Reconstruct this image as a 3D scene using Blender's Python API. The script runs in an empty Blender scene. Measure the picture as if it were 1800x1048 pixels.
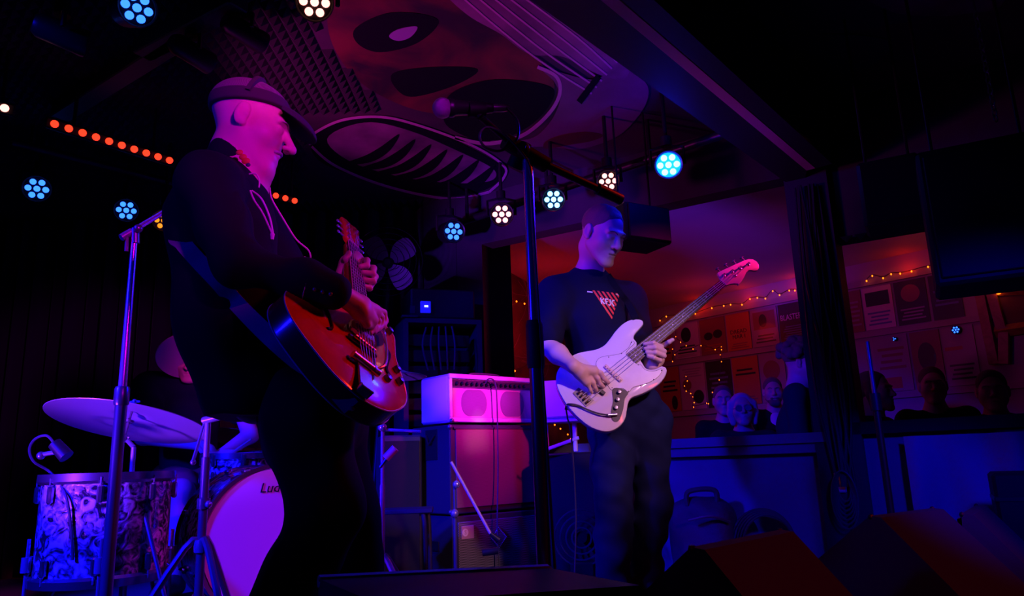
import bpy, math, random
import numpy as np
from mathutils import Vector, Matrix
random.seed(7)
C = bpy.context.scene.collection
SC = bpy.context.scene
PI = math.pi

# ------------------------------------------------------------------ camera
FPX = 1300.0; PITCH = math.radians(12.57); ROLL = math.radians(-2.0); C0 = np.array([0, 0, .62])
_f = np.array([0, math.cos(PITCH), math.sin(PITCH)]); _r0 = np.array([1., 0, 0]); _u0 = np.array([0, -math.sin(PITCH), math.cos(PITCH)])
_R = _r0*math.cos(ROLL)+_u0*math.sin(ROLL); _U = -_r0*math.sin(ROLL)+_u0*math.cos(ROLL)
cam = bpy.data.cameras.new('camera'); cam_o = bpy.data.objects.new('camera', cam); C.objects.link(cam_o)
cam.sensor_width = 36; cam.lens = 36*FPX/1800; cam.clip_start = .05; cam.clip_end = 60
M = Matrix.Identity(4)
for i in range(3):
    M[i][0] = _R[i]; M[i][1] = _U[i]; M[i][2] = -_f[i]; M[i][3] = C0[i]
cam_o.matrix_world = M; SC.camera = cam_o

def ray(px, py): return _f+_R*(px-900)/FPX-_U*(py-524)/FPX
def P(px, py, Y):
    d = ray(px, py); return C0+d*(Y/d[1])
def PZ(px, py, z):
    d = ray(px, py); return C0+d*((z-C0[2])/d[2])
def V(*a): return np.array(a, float)
def unit(v):
    v = np.asarray(v, float); return v/np.linalg.norm(v)

# ------------------------------------------------------------------ world, exposure, stage lighting
SC.view_settings.view_transform = 'Standard'; SC.view_settings.look = 'None'
SC.view_settings.gamma = 1; SC.view_settings.exposure = 0.0; SC.view_settings.use_curve_mapping = False
w = bpy.data.worlds.new('world'); SC.world = w; w.use_nodes = True
w.node_tree.nodes['Background'].inputs[0].default_value = (.05, .04, 1, 1)
w.node_tree.nodes['Background'].inputs[1].default_value = .004
SC.cycles.max_bounces = 6; SC.cycles.sample_clamp_indirect = 3; SC.cycles.caustics_reflective = False; SC.cycles.caustics_refractive = False

def lamp(name, loc, target, color, power, size=1.0, blend=.6, radius=.12):
    l = bpy.data.lights.new(name, 'SPOT'); l.color = color; l.energy = power; l.spot_size = size; l.spot_blend = blend; l.shadow_soft_size = radius
    o = bpy.data.objects.new(name, l); C.objects.link(o); o.location = loc
    o.rotation_euler = (Vector(target)-Vector(loc)).to_track_quat('-Z', 'Y').to_euler()
    return o
def bulb_light(name, loc, color, power, radius=.08):
    l = bpy.data.lights.new(name, 'POINT'); l.color = color; l.energy = power; l.shadow_soft_size = radius
    o = bpy.data.objects.new(name, l); C.objects.link(o); o.location = loc; return o
BLUE = (.004, .002, 1); MAG = (1, .42, .70); RED = (1, .02, .012)
lamp('blue_wash_left', (-2.6, 1.3, 2.35), (-.3, 3.9, .95), BLUE, 900, .62)
lamp('blue_back_guitarist', (-2.6, .5, 1.5), (-.72, 1.9, 1.2), BLUE, 75, .62)
lamp('blue_wash_drums', (-3.0, .7, 2.0), (-1.5, 2.85, .5), BLUE, 1900, .68)
lamp('blue_front_bassist', (-1.3, .4, 2.4), (.42, 3.2, 1.38), BLUE, 420, .27)
lamp('blue_stage_right', (1.3, .8, 1.7), (1.72, 3.8, .12), BLUE, 230, .48)
lamp('magenta_right', (1.75, .75, 2.2), (.46, 3.15, .98), MAG, 230, .36)
lamp('magenta_amplifier', (2.3, 2.9, 2.3), (-.12, 4.0, .90), (1, .01, .30), 260, .34)  # unseen spot added to turn the amplifier front magenta
lamp('magenta_amplifier_head', (2.3, 2.85, 2.35), (-.12, 4.0, .99), (1, .01, .95), 850, .15)  # extra unseen spot added to brighten the amplifier head
lamp('magenta_right_drums', (2.2, 1.15, 2.2), (-1.0, 2.95, .45), (.70, .01, .72), 240, .22)
lamp('magenta_drummer', (.2, .1, 2.4), (-1.5, 3.9, 1.1), (.9, .03, .5), 260, .16)
lamp('magenta_front_guitarist', (1.0, -.5, 2.0), (-.72, 1.95, 1.52), (.66, .0, .85), 300, .34)
lamp('red_side_guitar', (1.5, 2.3, 2.2), (-.45, 1.95, 1.05), RED, 75, .42)
lamp('blue_rim_guitarist', (1.0, 3.2, 1.98), (-.6, 2.0, 1.15), BLUE, 100, 1.0)
lamp('blue_cymbal_fill', (-2.3, 1.2, .25), (-1.2, 2.8, .95), (.16, .015, 1), 900, .42)  # unseen lamp added to light the cymbal from below
lamp('ceiling_purple', (-1.7, 2.75, 1.45), (.0, 3.6, 2.5), (.95, .03, .66), 60, 1.3)
lamp('dim_red_wedges', (2.3, .2, 1.6), (1.0, 2.1, .3), RED, 34, .8)
bulb_light('room_red_light', (.35, 6.6, 1.75), (1, .012, .02), 5, .15)
bulb_light('room_red_light_far', (2.0, 7.6, 2.0), (1, .02, .02), 1.2, .1)
bulb_light('room_red_light_right', (3.6, 6.0, 2.05), (1, .08, .02), .4, .1)
lamp('room_purple', (.9, 4.9, 1.9), (1.9, 8.0, 1.4), (.6, .05, .7), 11, .9)

# ------------------------------------------------------------------ materials
def mat(name, col=(.5, .5, .5), rough=.5, metal=0, emit=None, es=1, noise=None, bump=None, coat=0, spec=.5, trans=0, sheen=0):
    m = bpy.data.materials.new(name); m.use_nodes = True; nt = m.node_tree; b = nt.nodes['Principled BSDF']
    b.inputs['Base Color'].default_value = (*col, 1); b.inputs['Roughness'].default_value = rough; b.inputs['Metallic'].default_value = metal
    b.inputs['Coat Weight'].default_value = coat; b.inputs['Specular IOR Level'].default_value = spec
    b.inputs['Transmission Weight'].default_value = trans; b.inputs['Sheen Weight'].default_value = sheen
    if emit: b.inputs['Emission Color'].default_value = (*emit, 1); b.inputs['Emission Strength'].default_value = es
    tc = None
    if noise or bump:
        tc = nt.nodes.new('ShaderNodeTexCoord')
    if noise:   # (scale, colour2, low, high, distortion)
        n = nt.nodes.new('ShaderNodeTexNoise'); n.inputs['Scale'].default_value = noise[0]; n.inputs['Detail'].default_value = 5
        if len(noise) > 4: n.inputs['Distortion'].default_value = noise[4]
        r = nt.nodes.new('ShaderNodeValToRGB'); r.color_ramp.elements[0].position = noise[2]; r.color_ramp.elements[1].position = noise[3]
        r.color_ramp.elements[0].color = (*col, 1); r.color_ramp.elements[1].color = (*noise[1], 1)
        nt.links.new(tc.outputs['Object'], n.inputs['Vector']); nt.links.new(n.outputs['Fac'], r.inputs['Fac']); nt.links.new(r.outputs['Color'], b.inputs['Base Color'])
    if bump:    # (scale, strength, distance)
        n = nt.nodes.new('ShaderNodeTexNoise'); n.inputs['Scale'].default_value = bump[0]; n.inputs['Detail'].default_value = 4
        k = nt.nodes.new('ShaderNodeBump'); k.inputs['Strength'].default_value = bump[1]; k.inputs['Distance'].default_value = bump[2]
        nt.links.new(tc.outputs['Object'], n.inputs['Vector']); nt.links.new(n.outputs['Fac'], k.inputs['Height']); nt.links.new(k.outputs['Normal'], b.inputs['Normal'])
    return m
def grid_mat(name, c1, c2, scale, rough=.8, thr=.5):   # woven cloth: product of two wave bands
    m = mat(name, c1, rough); nt = m.node_tree; b = nt.nodes['Principled BSDF']
    tc = nt.nodes.new('ShaderNodeTexCoord'); ck = nt.nodes.new('ShaderNodeTexChecker'); ck.inputs['Scale'].default_value = scale
    ck.inputs['Color1'].default_value = (*c1, 1); ck.inputs['Color2'].default_value = (*c2, 1)
    nt.links.new(tc.outputs['Object'], ck.inputs['Vector']); nt.links.new(ck.outputs['Color'], b.inputs['Base Color']); return m
K = dict(
 black=mat('black_paint', (.010, .010, .012), .6, spec=.2), blackm=mat('black_metal', (.03, .03, .035), .38, .6), rubber=mat('rubber', (.02, .02, .02), .7),
 chrome=mat('chrome', (.75, .75, .78), .24, .78), dchrome=mat('dark_chrome', (.26, .26, .29), .28, .75), hoop=mat('hoop_chrome', (.45, .45, .5), .26, .95), edge=mat('grey_edge_trim', (.42, .42, .45), .5), capel=mat('post_cable', (.02, .02, .026), .45), gold=mat('gold_metal', (.9, .62, .25), .2, 1),
 white=mat('white_paint', (.8, .8, .78), .5), cream=mat('cream_tolex', (.82, .78, .70), .55, bump=(400, .25, .001)),
 darkwall=mat('dark_wall', (.028, .026, .032), .8, noise=(3, (.05, .045, .055), .35, .7)), lowwall=mat('painted_low_wall', (.16, .16, .19), .55, noise=(2, (.20, .20, .23), .3, .7)),
 floor=mat('stage_floor', (.07, .065, .06), .5, noise=(6, (.11, .10, .09), .4, .65)), hall=mat('hall_floor', (.05, .045, .045), .7, noise=(5, (.07, .06, .06), .4, .65)),
 ceil=mat('mural_ceiling_paint', (.10, .06, .075), .7, noise=(1.3, (.04, .03, .05), .35, .65, 1.2)), foam=mat('acoustic_foam', (.03, .03, .034), .9),
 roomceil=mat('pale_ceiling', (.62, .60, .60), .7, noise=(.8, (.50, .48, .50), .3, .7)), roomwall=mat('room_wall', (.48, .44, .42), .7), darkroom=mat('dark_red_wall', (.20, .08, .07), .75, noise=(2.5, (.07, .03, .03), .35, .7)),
 curtain=mat('black_curtain', (.010, .009, .012), .9, sheen=.2), beam=mat('beam_paint', (.02, .02, .028), .55), beamtrim_lit=mat('beam_edge_lit_pink', (.75, .42, .48), .6),
 rail=mat('wood_rail', (.42, .36, .36), .6), wood=mat('orange_wood', (.42, .20, .08), .5, noise=(9, (.30, .13, .05), .4, .6, 2)),
 skin=mat('skin', (.72, .46, .37), .5, bump=(140, .12, .002)), skin2=mat('skin_pale', (.74, .52, .44), .5, bump=(120, .12, .002)), hairb=mat('brown_hair', (.17, .125, .105), .75, bump=(260, .8, .004)),
 hairg=mat('grey_hair', (.45, .43, .42), .75, bump=(220, .8, .004)), hairy=mat('blond_hair', (.66, .58, .48), .7, bump=(220, .7, .004)), lips=mat('lips', (.50, .22, .20), .45), eye=mat('eye_white', (.7, .7, .7), .2), iris=mat('iris', (.04, .03, .03), .15),
 bshirt=mat('black_shirt_cloth', (.006, .006, .016), .85, spec=.12, bump=(500, .2, .001)), tshirt=mat('navy_tshirt_cloth', (.007, .008, .035), .9, spec=.15), trouser=mat('black_trousers', (.008, .008, .012), .9, spec=.12), jeans=mat('denim', (.009, .013, .06), .9, spec=.08, noise=(7, (.014, .02, .09), .4, .65), bump=(600, .3, .001)),
 piping=mat('pale_piping', (.7, .6, .62), .6), redemb=mat('red_embroidery', (.7, .05, .04), .6), greenemb=mat('green_embroidery', (.05, .3, .12), .6), shoe=mat('shoe_leather', (.03, .03, .03), .45),
 strap=mat('guitar_strap_leather', (.16, .16, .22), .4), cap=mat('cap_cloth', (.035, .028, .04), .85), capmesh=grid_mat('cap_mesh', (.20, .13, .18), (.10, .06, .10), 420), hat=mat('straw_hat', (.62, .50, .50), .7, bump=(300, .4, .002)),
 gtop=mat('orange_red_flame_maple', (.78, .10, .02), .18, coat=.6, noise=(14, (.62, .05, .012), .35, .7, 1.5)), gside=mat('guitar_side', (.33, .035, .02), .25, coat=.4), binding=mat('cream_binding', (.75, .70, .60), .4), pick=mat('smoked_pickguard', (.10, .10, .12), .12, coat=.5),
 rose=mat('rosewood', (.045, .022, .020), .45), maple=mat('neck_maple', (.62, .36, .20), .35, coat=.3), bassw=mat('white_bass_lacquer', (.84, .80, .80), .13, coat=.8), pearl=mat('pearl_pickguard', (.80, .76, .77), .25, coat=.5, noise=(14, (.86, .84, .86), .4, .6)), dark_line=mat('black_ply_edge', (.02, .02, .02), .4), pinkcream=mat('cream_plastic', (.80, .62, .50), .4), steel=mat('steel_string', (.8, .8, .82), .35, .5),
 head=mat('drum_head_skin', (.74, .70, .68), .6, bump=(500, .1, .0005)), cymbal=mat('cymbal_bronze', (.62, .58, .52), .42, .75, bump=(90, .25, .0006)),
 grille=grid_mat('beige_grille_cloth', (.70, .55, .50), (.55, .42, .38), 330), grilledk=grid_mat('silver_grille_cloth', (.045, .045, .05), (.17, .17, .18), 170), oxblood=grid_mat('wheat_grille_cloth', (.25, .13, .10), (.20, .10, .08), 300), oval=grid_mat('recess_cloth', (.26, .22, .26), (.20, .17, .20), 330),
 tolexblue=mat('dark_tolex', (.030, .030, .042), .55, bump=(350, .4, .001)), redtolex=mat('wedge_black_carpet', (.06, .045, .045), .85, bump=(300, .5, .002)), bluebox=mat('white_amp_case', (.75, .75, .78), .5), badge=mat('badge_plate', (.45, .28, .30), .4),
 cable=mat('cable', (.05, .05, .06), .5), fanblade=mat('grey_fan_blade', (.12, .12, .14), .4), bag=mat('nylon_bag', (.05, .05, .06), .7, bump=(40, .5, .01)),
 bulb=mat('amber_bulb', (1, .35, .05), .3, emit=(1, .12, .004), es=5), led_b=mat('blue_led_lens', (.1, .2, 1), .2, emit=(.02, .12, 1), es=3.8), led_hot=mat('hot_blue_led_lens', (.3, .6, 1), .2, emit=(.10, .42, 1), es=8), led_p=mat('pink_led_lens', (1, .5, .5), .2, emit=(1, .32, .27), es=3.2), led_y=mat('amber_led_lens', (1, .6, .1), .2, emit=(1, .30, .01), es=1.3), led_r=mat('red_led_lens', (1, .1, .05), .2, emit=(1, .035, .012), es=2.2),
 led_rim=mat('blue_lit_lens_plate', (.05, .15, .8), .3, emit=(0, .28, 1), es=2.2), screen=mat('blue_display', (.1, .1, 1), .3, emit=(.02, .02, 1), es=.35), digits=mat('display_digits', (.6, .6, 1), .3, emit=(.5, .6, 1), es=3), led_g=mat('green_pilot_led', (.5, 1, .1), .3, emit=(.5, .9, .1), es=4),
 mur_blue=mat('mural_dark_blue', (.035, .035, .10), .7), mur_body=mat('mural_guitar_body', (.26, .15, .24), .7, noise=(2.2, (.17, .08, .13), .35, .7)), mur_lilac=mat('mural_lilac', (.36, .18, .30), .7, noise=(3, (.12, .06, .12), .35, .65)), mur_line=mat('mural_pale_line', (.66, .40, .56), .7), mur_black=mat('mural_black', (.008, .006, .014), .8, spec=.1), sheet=mat('pale_drape', (.30, .30, .34), .7), lensg=mat('spectacle_lens', (.25, .3, .45), .08, .5), mur_red=mat('mural_dark_red', (.16, .035, .035), .7, noise=(4, (.09, .02, .03), .35, .65)), mur_face=mat('mural_brown_face', (.20, .04, .03), .7, noise=(2.2, (.025, .008, .02), .36, .62, 1.0)), mur_eye=mat('mural_eye_white', (.36, .28, .50), .7),
)
# pearl drum wrap: swirled grey-blue pearl
def wrap():
    m = mat('marine_pearl_wrap', (.3, .3, .35), .16, coat=.8); nt = m.node_tree; b = nt.nodes['Principled BSDF']
    tc = nt.nodes.new('ShaderNodeTexCoord'); n = nt.nodes.new('ShaderNodeTexNoise'); n.inputs['Scale'].default_value = 24; n.inputs['Detail'].default_value = 9; n.inputs['Distortion'].default_value = 1.7
    r = nt.nodes.new('ShaderNodeValToRGB'); e = r.color_ramp.elements; e[0].position = .40; e[0].color = (.02, .02, .03, 1); e[1].position = .62; e[1].color = (.9, .9, .95, 1)
    x = e.new(.5); x.color = (.22, .22, .28, 1)
    k = nt.nodes.new('ShaderNodeBump'); k.inputs['Strength'].default_value = .8; k.inputs['Distance'].default_value = .006
    nt.links.new(tc.outputs['Object'], n.inputs['Vector']); nt.links.new(n.outputs['Fac'], r.inputs['Fac']); nt.links.new(r.outputs['Color'], b.inputs['Base Color'])
    nt.links.new(n.outputs['Fac'], k.inputs['Height']); nt.links.new(k.outputs['Normal'], b.inputs['Normal']); return m
K['wrap'] = wrap()

# ------------------------------------------------------------------ mesh helpers
class MB:
    def __init__(s): s.v = []; s.f = []
    def add(s, vs, fs):
        o = len(s.v); s.v += [tuple(map(float, v)) for v in vs]; s.f += [tuple(i+o for i in f) for f in fs]; return s
    def box(s, c, d, R=None, bev=0):
        c = V(*c); h = V(*d)/2; R = np.eye(3) if R is None else R
        if bev <= 0:
            vs = [c+R@(h*V(x, y, z)) for x in (-1, 1) for y in (-1, 1) for z in (-1, 1)]
            s.add(vs, [(0, 1, 3, 2), (4, 6, 7, 5), (0, 4, 5, 1), (2, 3, 7, 6), (0, 2, 6, 4), (1, 5, 7, 3)]); return s
        b = min(bev, min(h)*.9); vs = []; idx = {}
        for x in (-1, 1):
            for y in (-1, 1):
                for z in (-1, 1):
                    sg = V(x, y, z)
                    for a in range(3):
                        q = sg*(h-b); q[a] = sg[a]*h[a]; idx[(x, y, z, a)] = len(vs); vs.append(c+R@q)
        fs = []
        for a in range(3):
            o = [i for i in range(3) if i != a]
            for sa in (-1, 1):
                q = []
                for (s1, s2) in ((-1, -1), (1, -1), (1, 1), (-1, 1)):
                    k = [0, 0, 0]; k[a] = sa; k[o[0]] = s1; k[o[1]] = s2; q.append(idx[(*k, a)])
                fs.append(tuple(q))
        for a in range(3):      # edges along axis a
            o = [i for i in range(3) if i != a]
            for s1 in (-1, 1):
                for s2 in (-1, 1):
                    k0 = [0, 0, 0]; k0[a] = -1; k0[o[0]] = s1; k0[o[1]] = s2; k1 = list(k0); k1[a] = 1
                    fs.append((idx[(*k0, o[0])], idx[(*k1, o[0])], idx[(*k1, o[1])], idx[(*k0, o[1])]))
        for x in (-1, 1):
            for y in (-1, 1):
                for z in (-1, 1): fs.append(tuple(idx[(x, y, z, a)] for a in range(3)))
        s.add(vs, fs); return s
    def tube(s, pts, r, n=10, cap=True):
        pts = [V(*p) for p in pts]; m = len(pts); rs = r if hasattr(r, '__len__') else [r]*m
        T = [unit(pts[min(i+1, m-1)]-pts[max(i-1, 0)]+1e-12) for i in range(m)]
        u = np.cross(T[0], V(0, 0, 1) if abs(T[0][2]) < .9 else V(1, 0, 0)); u = unit(u); vs = []
        for i in range(m):
            u = u-T[i]*(u@T[i]); u = unit(u); w_ = np.cross(T[i], u)
            for k in range(n):
                a = 2*PI*k/n; vs.append(pts[i]+rs[i]*(math.cos(a)*u+math.sin(a)*w_))
        fs = [(i*n+k, i*n+(k+1) % n, (i+1)*n+(k+1) % n, (i+1)*n+k) for i in range(m-1) for k in range(n)]
        if cap: fs += [tuple(range(n))[::-1], tuple((m-1)*n+k for k in range(n))]
        s.add(vs, fs); return s
    def lathe(s, prof, c=(0, 0, 0), ax=(0, 0, 1), n=32, loop=False):
        """prof: list of (radius, height)"""
        ax = unit(ax); u = unit(np.cross(ax, V(0, 0, 1) if abs(ax[2]) < .9 else V(1, 0, 0))); w_ = np.cross(ax, u); c = V(*c); vs = []
        for (r, h) in prof:
            r = max(r, 1e-5)
            for k in range(n):
                a = 2*PI*k/n; vs.append(c+ax*h+r*(math.cos(a)*u+math.sin(a)*w_))
        m = len(prof); fs = [(i*n+k, i*n+(k+1) % n, (i+1)*n+(k+1) % n, (i+1)*n+k) for i in range(m-1) for k in range(n)]
        fs += [((m-1)*n+k, (m-1)*n+(k+1) % n, (k+1) % n, k) for k in range(n)] if loop else [tuple(range(n))[::-1], tuple((m-1)*n+k for k in range(n))]
        s.add(vs, fs); return s
    def ball(s, c, r, n=12, R=None):
        r = V(*r) if hasattr(r, '__len__') else V(r, r, r); R = np.eye(3) if R is None else R; c = V(*c); m = n//2+1; vs = []; fs = []
        for i in range(m+1):
            t = PI*i/m
            for k in range(n):
                a = 2*PI*k/n; vs.append(c+R@(r*V(max(math.sin(t), 1e-4)*math.cos(a), max(math.sin(t), 1e-4)*math.sin(a), math.cos(t))))
        fs = [(i*n+k, (i+1)*n+k, (i+1)*n+(k+1) % n, i*n+(k+1) % n) for i in range(m) for k in range(n)]
        s.add(vs, fs); return s
    def prism(s, poly, thick):
        """poly: list of 3-D points (planar); thick: 3-D offset"""
        n = len(poly); t = V(*thick); a = [V(*p) for p in poly]; vs = a+[p+t for p in a]
        nn = sum((np.cross(a[i]-a[0], a[(i+1) % n]-a[0]) for i in range(n)), V(0, 0, 0))
        fl = (nn@t) > 0
        fs = [tuple(range(n))[::-1] if fl else tuple(range(n)), tuple(range(n, 2*n)) if fl else tuple(range(n, 2*n))[::-1]]
        for i in range(n):
            q = (i, (i+1) % n, (i+1) % n+n, i+n); fs.append(q if fl else q[::-1])
        s.add(vs, fs); return s
class Node:
    """a Blender object plus its world matrix, so that parts can be given in world coordinates"""
    def __init__(s, o, m): s.o = o; s.matrix_world_ = m
    def __setitem__(s, k, v): s.o[k] = v
def _b(s, name, m, parent=None, smooth='auto', world=None):
    me = bpy.data.meshes.new(name); v = np.array(s.v); o = bpy.data.objects.new(name, me); om = np.eye(4)
    if parent is not None: om = parent.matrix_world_; v = (v-om[:3, 3])@om[:3, :3]; o.parent = parent.o
    elif world is not None: om = om.copy(); om[:3, 3] = world; v = v-V(*world); o.location = world
    me.from_pydata([tuple(x) for x in v], [], s.f); me.materials.append(K[m] if isinstance(m, str) else m)
    if smooth: me.polygons.foreach_set('use_smooth', [True]*len(me.polygons))
    if smooth == 'auto': me.set_sharp_from_angle(angle=math.radians(38))
    me.update(); C.objects.link(o); return Node(o, om)
MB.build = _b
def tag(n, label, cat, group=None, kind=None):
    o = n.o
    if label: o['label'] = label
    if cat: o['category'] = cat
    if group: o['group'] = group
    if kind: o['kind'] = kind
    return n
def thing(name, loc, label, cat, group=None, R=None):
    o = bpy.data.objects.new(name, None); C.objects.link(o); m = np.eye(4); m[:3, 3] = loc
    if R is not None: m[:3, :3] = R
    o.matrix_world = Matrix(m.tolist()); o.empty_display_size = .1
    return tag(Node(o, m), label, cat, group)
def struct(mb, name, m, smooth='auto'): n = mb.build(name, m, None, smooth); n.o['kind'] = 'structure'; return n
def copy_tree(n, offset, label, parent=None):
    c = n.o.copy(); C.objects.link(c); c.location = tuple(np.array(n.o.location)+V(*offset))
    if label: c['label'] = label
    def rec(src, dst):
        for ch in src.children:
            d = ch.copy(); C.objects.link(d); d.parent = dst; rec(ch, d)
    rec(n.o, c); m = n.matrix_world_.copy(); m[:3, 3] += V(*offset); return Node(c, m)
def smooth_pts(pts, n=8, closed=False):
    pts = [V(*p) for p in pts]; m = len(pts); out = []
    for i in range(m if closed else m-1):
        g = (lambda j: pts[j % m]) if closed else (lambda j: pts[min(max(j, 0), m-1)])
        p0, p1, p2, p3 = g(i-1), g(i), g(i+1), g(i+2)
        for k in range(n):
            t = k/n; out.append(.5*((2*p1)+(-p0+p2)*t+(2*p0-5*p1+4*p2-p3)*t*t+(-p0+3*p1-3*p2+p3)*t**3))
    if not closed: out.append(pts[-1])
    return out
def text_mesh(body, size, origin, xdir, ydir, m, name, parent, depth=.001, shear=0, align='CENTER', spacing=1.0, wide=1.0):
    cu = bpy.data.curves.new('t', 'FONT'); cu.body = body; cu.size = size; cu.extrude = depth; cu.shear = shear; cu.align_x = align; cu.align_y = 'CENTER'; cu.space_character = spacing; cu.resolution_u = 2
    o = bpy.data.objects.new('t', cu); C.objects.link(o); dg = bpy.context.evaluated_depsgraph_get(); dg.update()
    me = o.evaluated_get(dg).to_mesh(); vs = [tuple(v.co) for v in me.vertices]; fs = [tuple(p.vertices) for p in me.polygons]
    o.evaluated_get(dg).to_mesh_clear(); bpy.data.objects.remove(o); bpy.data.curves.remove(cu)
    x = unit(xdir); y = unit(ydir-x*(np.asarray(ydir)@x)); z = np.cross(x, y)
    mb = MB(); mb.add([V(*origin)+x*v[0]*wide+y*v[1]+z*v[2] for v in vs], fs)
    return mb.build(name, m, parent, False)

# ------------------------------------------------------------------ smooth solid modelling for bodies and clothes (implicit surface -> one mesh)
class Blob:
    def __init__(s, h=.004, k=.02): s.p = []; s.h = h; s.k = k; s.disp = None
    def rc(s, a, b, r1, r2, k=None, op=1):
        a = V(*a); b = V(*b); s.p.append((op, 'rc', (a, b, r1, r2), s.k if k is None else k, (a+b)/2, np.linalg.norm(b-a)/2+max(r1, r2))); return s
    def chain(s, pts, rs, k=None, op=1):
        for i in range(len(pts)-1): s.rc(pts[i], pts[i+1], rs[i], rs[i+1], k, op)
        return s
    def el(s, c, r, R=None, k=None, op=1):
        c = V(*c); r = V(*r) if hasattr(r, '__len__') else V(r, r, r); s.p.append((op, 'el', (c, r, np.eye(3) if R is None else R), s.k if k is None else k, c, max(r))); return s
    def bx(s, c, hs, rad, R=None, k=None, op=1):
        c = V(*c); hs = V(*hs); s.p.append((op, 'bx', (c, hs, rad, np.eye(3) if R is None else R), s.k if k is None else k, c, np.linalg.norm(hs))); return s
    def plane(s, p, n, k=.004): s.p.append((0, 'pl', (V(*p), unit(n)), k, V(*p), 1e9)); return s
    @staticmethod
    def dist(kind, q, x):
        if kind == 'rc':
            a, b, r1, r2 = q; ba = b-a; t = np.clip(((x-a)@ba)/(ba@ba+1e-12), 0, 1); return np.linalg.norm(x-a-t[:, None]*ba, axis=1)-(r1+(r2-r1)*t)
        if kind == 'el':
            c, r, R = q; y = (x-c)@R; k0 = np.linalg.norm(y/r, axis=1); k1 = np.linalg.norm(y/(r*r), axis=1)+1e-9; return k0*(k0-1)/k1
        if kind == 'bx':
            c, hs, rad, R = q; y = np.abs((x-c)@R)-(hs-rad); return np.linalg.norm(np.maximum(y, 0), axis=1)+np.minimum(y.max(axis=1), 0)-rad
        p, n = q; return (x-p)@n
    def ev(s, x, idx):
        d = np.full(len(x), 9.)
        for i in idx:
            op, kind, q, k, _, _ = s.p[i]; e = s.dist(kind, q, x)
            if op == 1:
                hh = np.maximum(k-np.abs(d-e), 0)/k; d = np.minimum(d, e)-hh*hh*k/4
            else:
                e = -e if op == -1 else e
                hh = np.maximum(k-np.abs(d-e), 0)/k; d = np.maximum(d, e)+hh*hh*k/4
        if s.disp is not None: d = d+s.disp(x)
        return d
    def mesh(s):
        h = s.h; N = 12; bs = h*N; adds = [p for p in s.p if p[0] == 1]
        lo = np.min([p[4]-p[5] for p in adds], axis=0)-.03; blocks = set()
        for p in adds:
            a = np.floor((p[4]-p[5]-.012-lo)/bs).astype(int); b = np.floor((p[4]+p[5]+.012-lo)/bs).astype(int)
            for i in range(a[0], b[0]+1):
                for j in range(a[1], b[1]+1):
                    for k in range(a[2], b[2]+1): blocks.add((i, j, k))
        g = np.arange(N+1); G = np.stack(np.meshgrid(g, g, g, indexing='ij'), -1).reshape(-1, 3)*h
        half = bs*.5*1.7321; BIG = 1 << 20; cells = []; pos = []; quads = []
        cen = np.array([p[4] for p in s.p]); rad = np.array([p[5] for p in s.p]); kk = np.array([p[3] for p in s.p])
        corners = [(i, j, k) for i in (0, 1) for j in (0, 1) for k in (0, 1)]
        edges = [(a, b) for a in range(8) for b in range(a+1, 8) if sum(abs(corners[a][t]-corners[b][t]) for t in range(3)) == 1]
        for bl in blocks:
            o = lo+V(*bl)*bs; c = o+bs/2
            idx = np.where(np.linalg.norm(cen-c, axis=1)-rad-half-kk < .015)[0]
            if not any(s.p[i][0] == 1 for i in idx): continue
            d0 = s.ev(c[None], idx)[0]
            if abs(d0) > half*1.35+.03: continue
            D = s.ev(G+o, idx).reshape(N+1, N+1, N+1)
            if D.min() > 0 or D.max() < 0: continue
            sg = D < 0
            cs = [sg[i:N+i, j:N+j, k:N+k] for (i, j, k) in corners]; cnt = sum(x.astype(int) for x in cs); act = np.argwhere((cnt > 0) & (cnt < 8))
            if len(act) == 0: continue
            vals = np.stack([D[act[:, 0]+i, act[:, 1]+j, act[:, 2]+k] for (i, j, k) in corners], 1); acc = np.zeros((len(act), 3)); n_ = np.zeros(len(act))
            for a, b in edges:
                va, vb = vals[:, a], vals[:, b]; m_ = (va < 0) != (vb < 0); t = np.where(m_, va/(va-vb+1e-20), 0); ca = V(*corners[a]); cb = V(*corners[b])
                acc += np.where(m_[:, None], ca+(cb-ca)*t[:, None], 0); n_ += m_
            ga = act+np.array(bl)*N; cells.append((ga[:, 0]*BIG+ga[:, 1])*BIG+ga[:, 2]); pos.append(o+(act+acc/n_[:, None])*h)
            S = sg
            for ax in range(3):
                a1 = S[:N, :N, :N]; a2 = np.roll(S, -1, axis=ax)[:N, :N, :N]; e = np.argwhere(a1 != a2)
                if len(e) == 0: continue
                inside = a1[e[:, 0], e[:, 1], e[:, 2]]; ge = e+np.array(bl)*N; o1 = np.zeros(3, int); o2 = np.zeros(3, int); o1[(ax+1) % 3] = 1; o2[(ax+2) % 3] = 1
                q = [ge, ge-o1, ge-o1-o2, ge-o2]; ids = np.stack([(x[:, 0]*BIG+x[:, 1])*BIG+x[:, 2] for x in q], 1); ids[inside] = ids[inside][:, ::1]; ids[~inside] = ids[~inside][:, ::-1]; quads.append(ids)
        cells = np.concatenate(cells); pos = np.concatenate(pos); quads = np.concatenate(quads); od = np.argsort(cells); cells = cells[od]; pos = pos[od]
        ix = np.searchsorted(cells, quads); ix = np.minimum(ix, len(cells)-1); ok = (cells[ix] == quads).all(axis=1); return pos, ix[ok]
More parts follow.
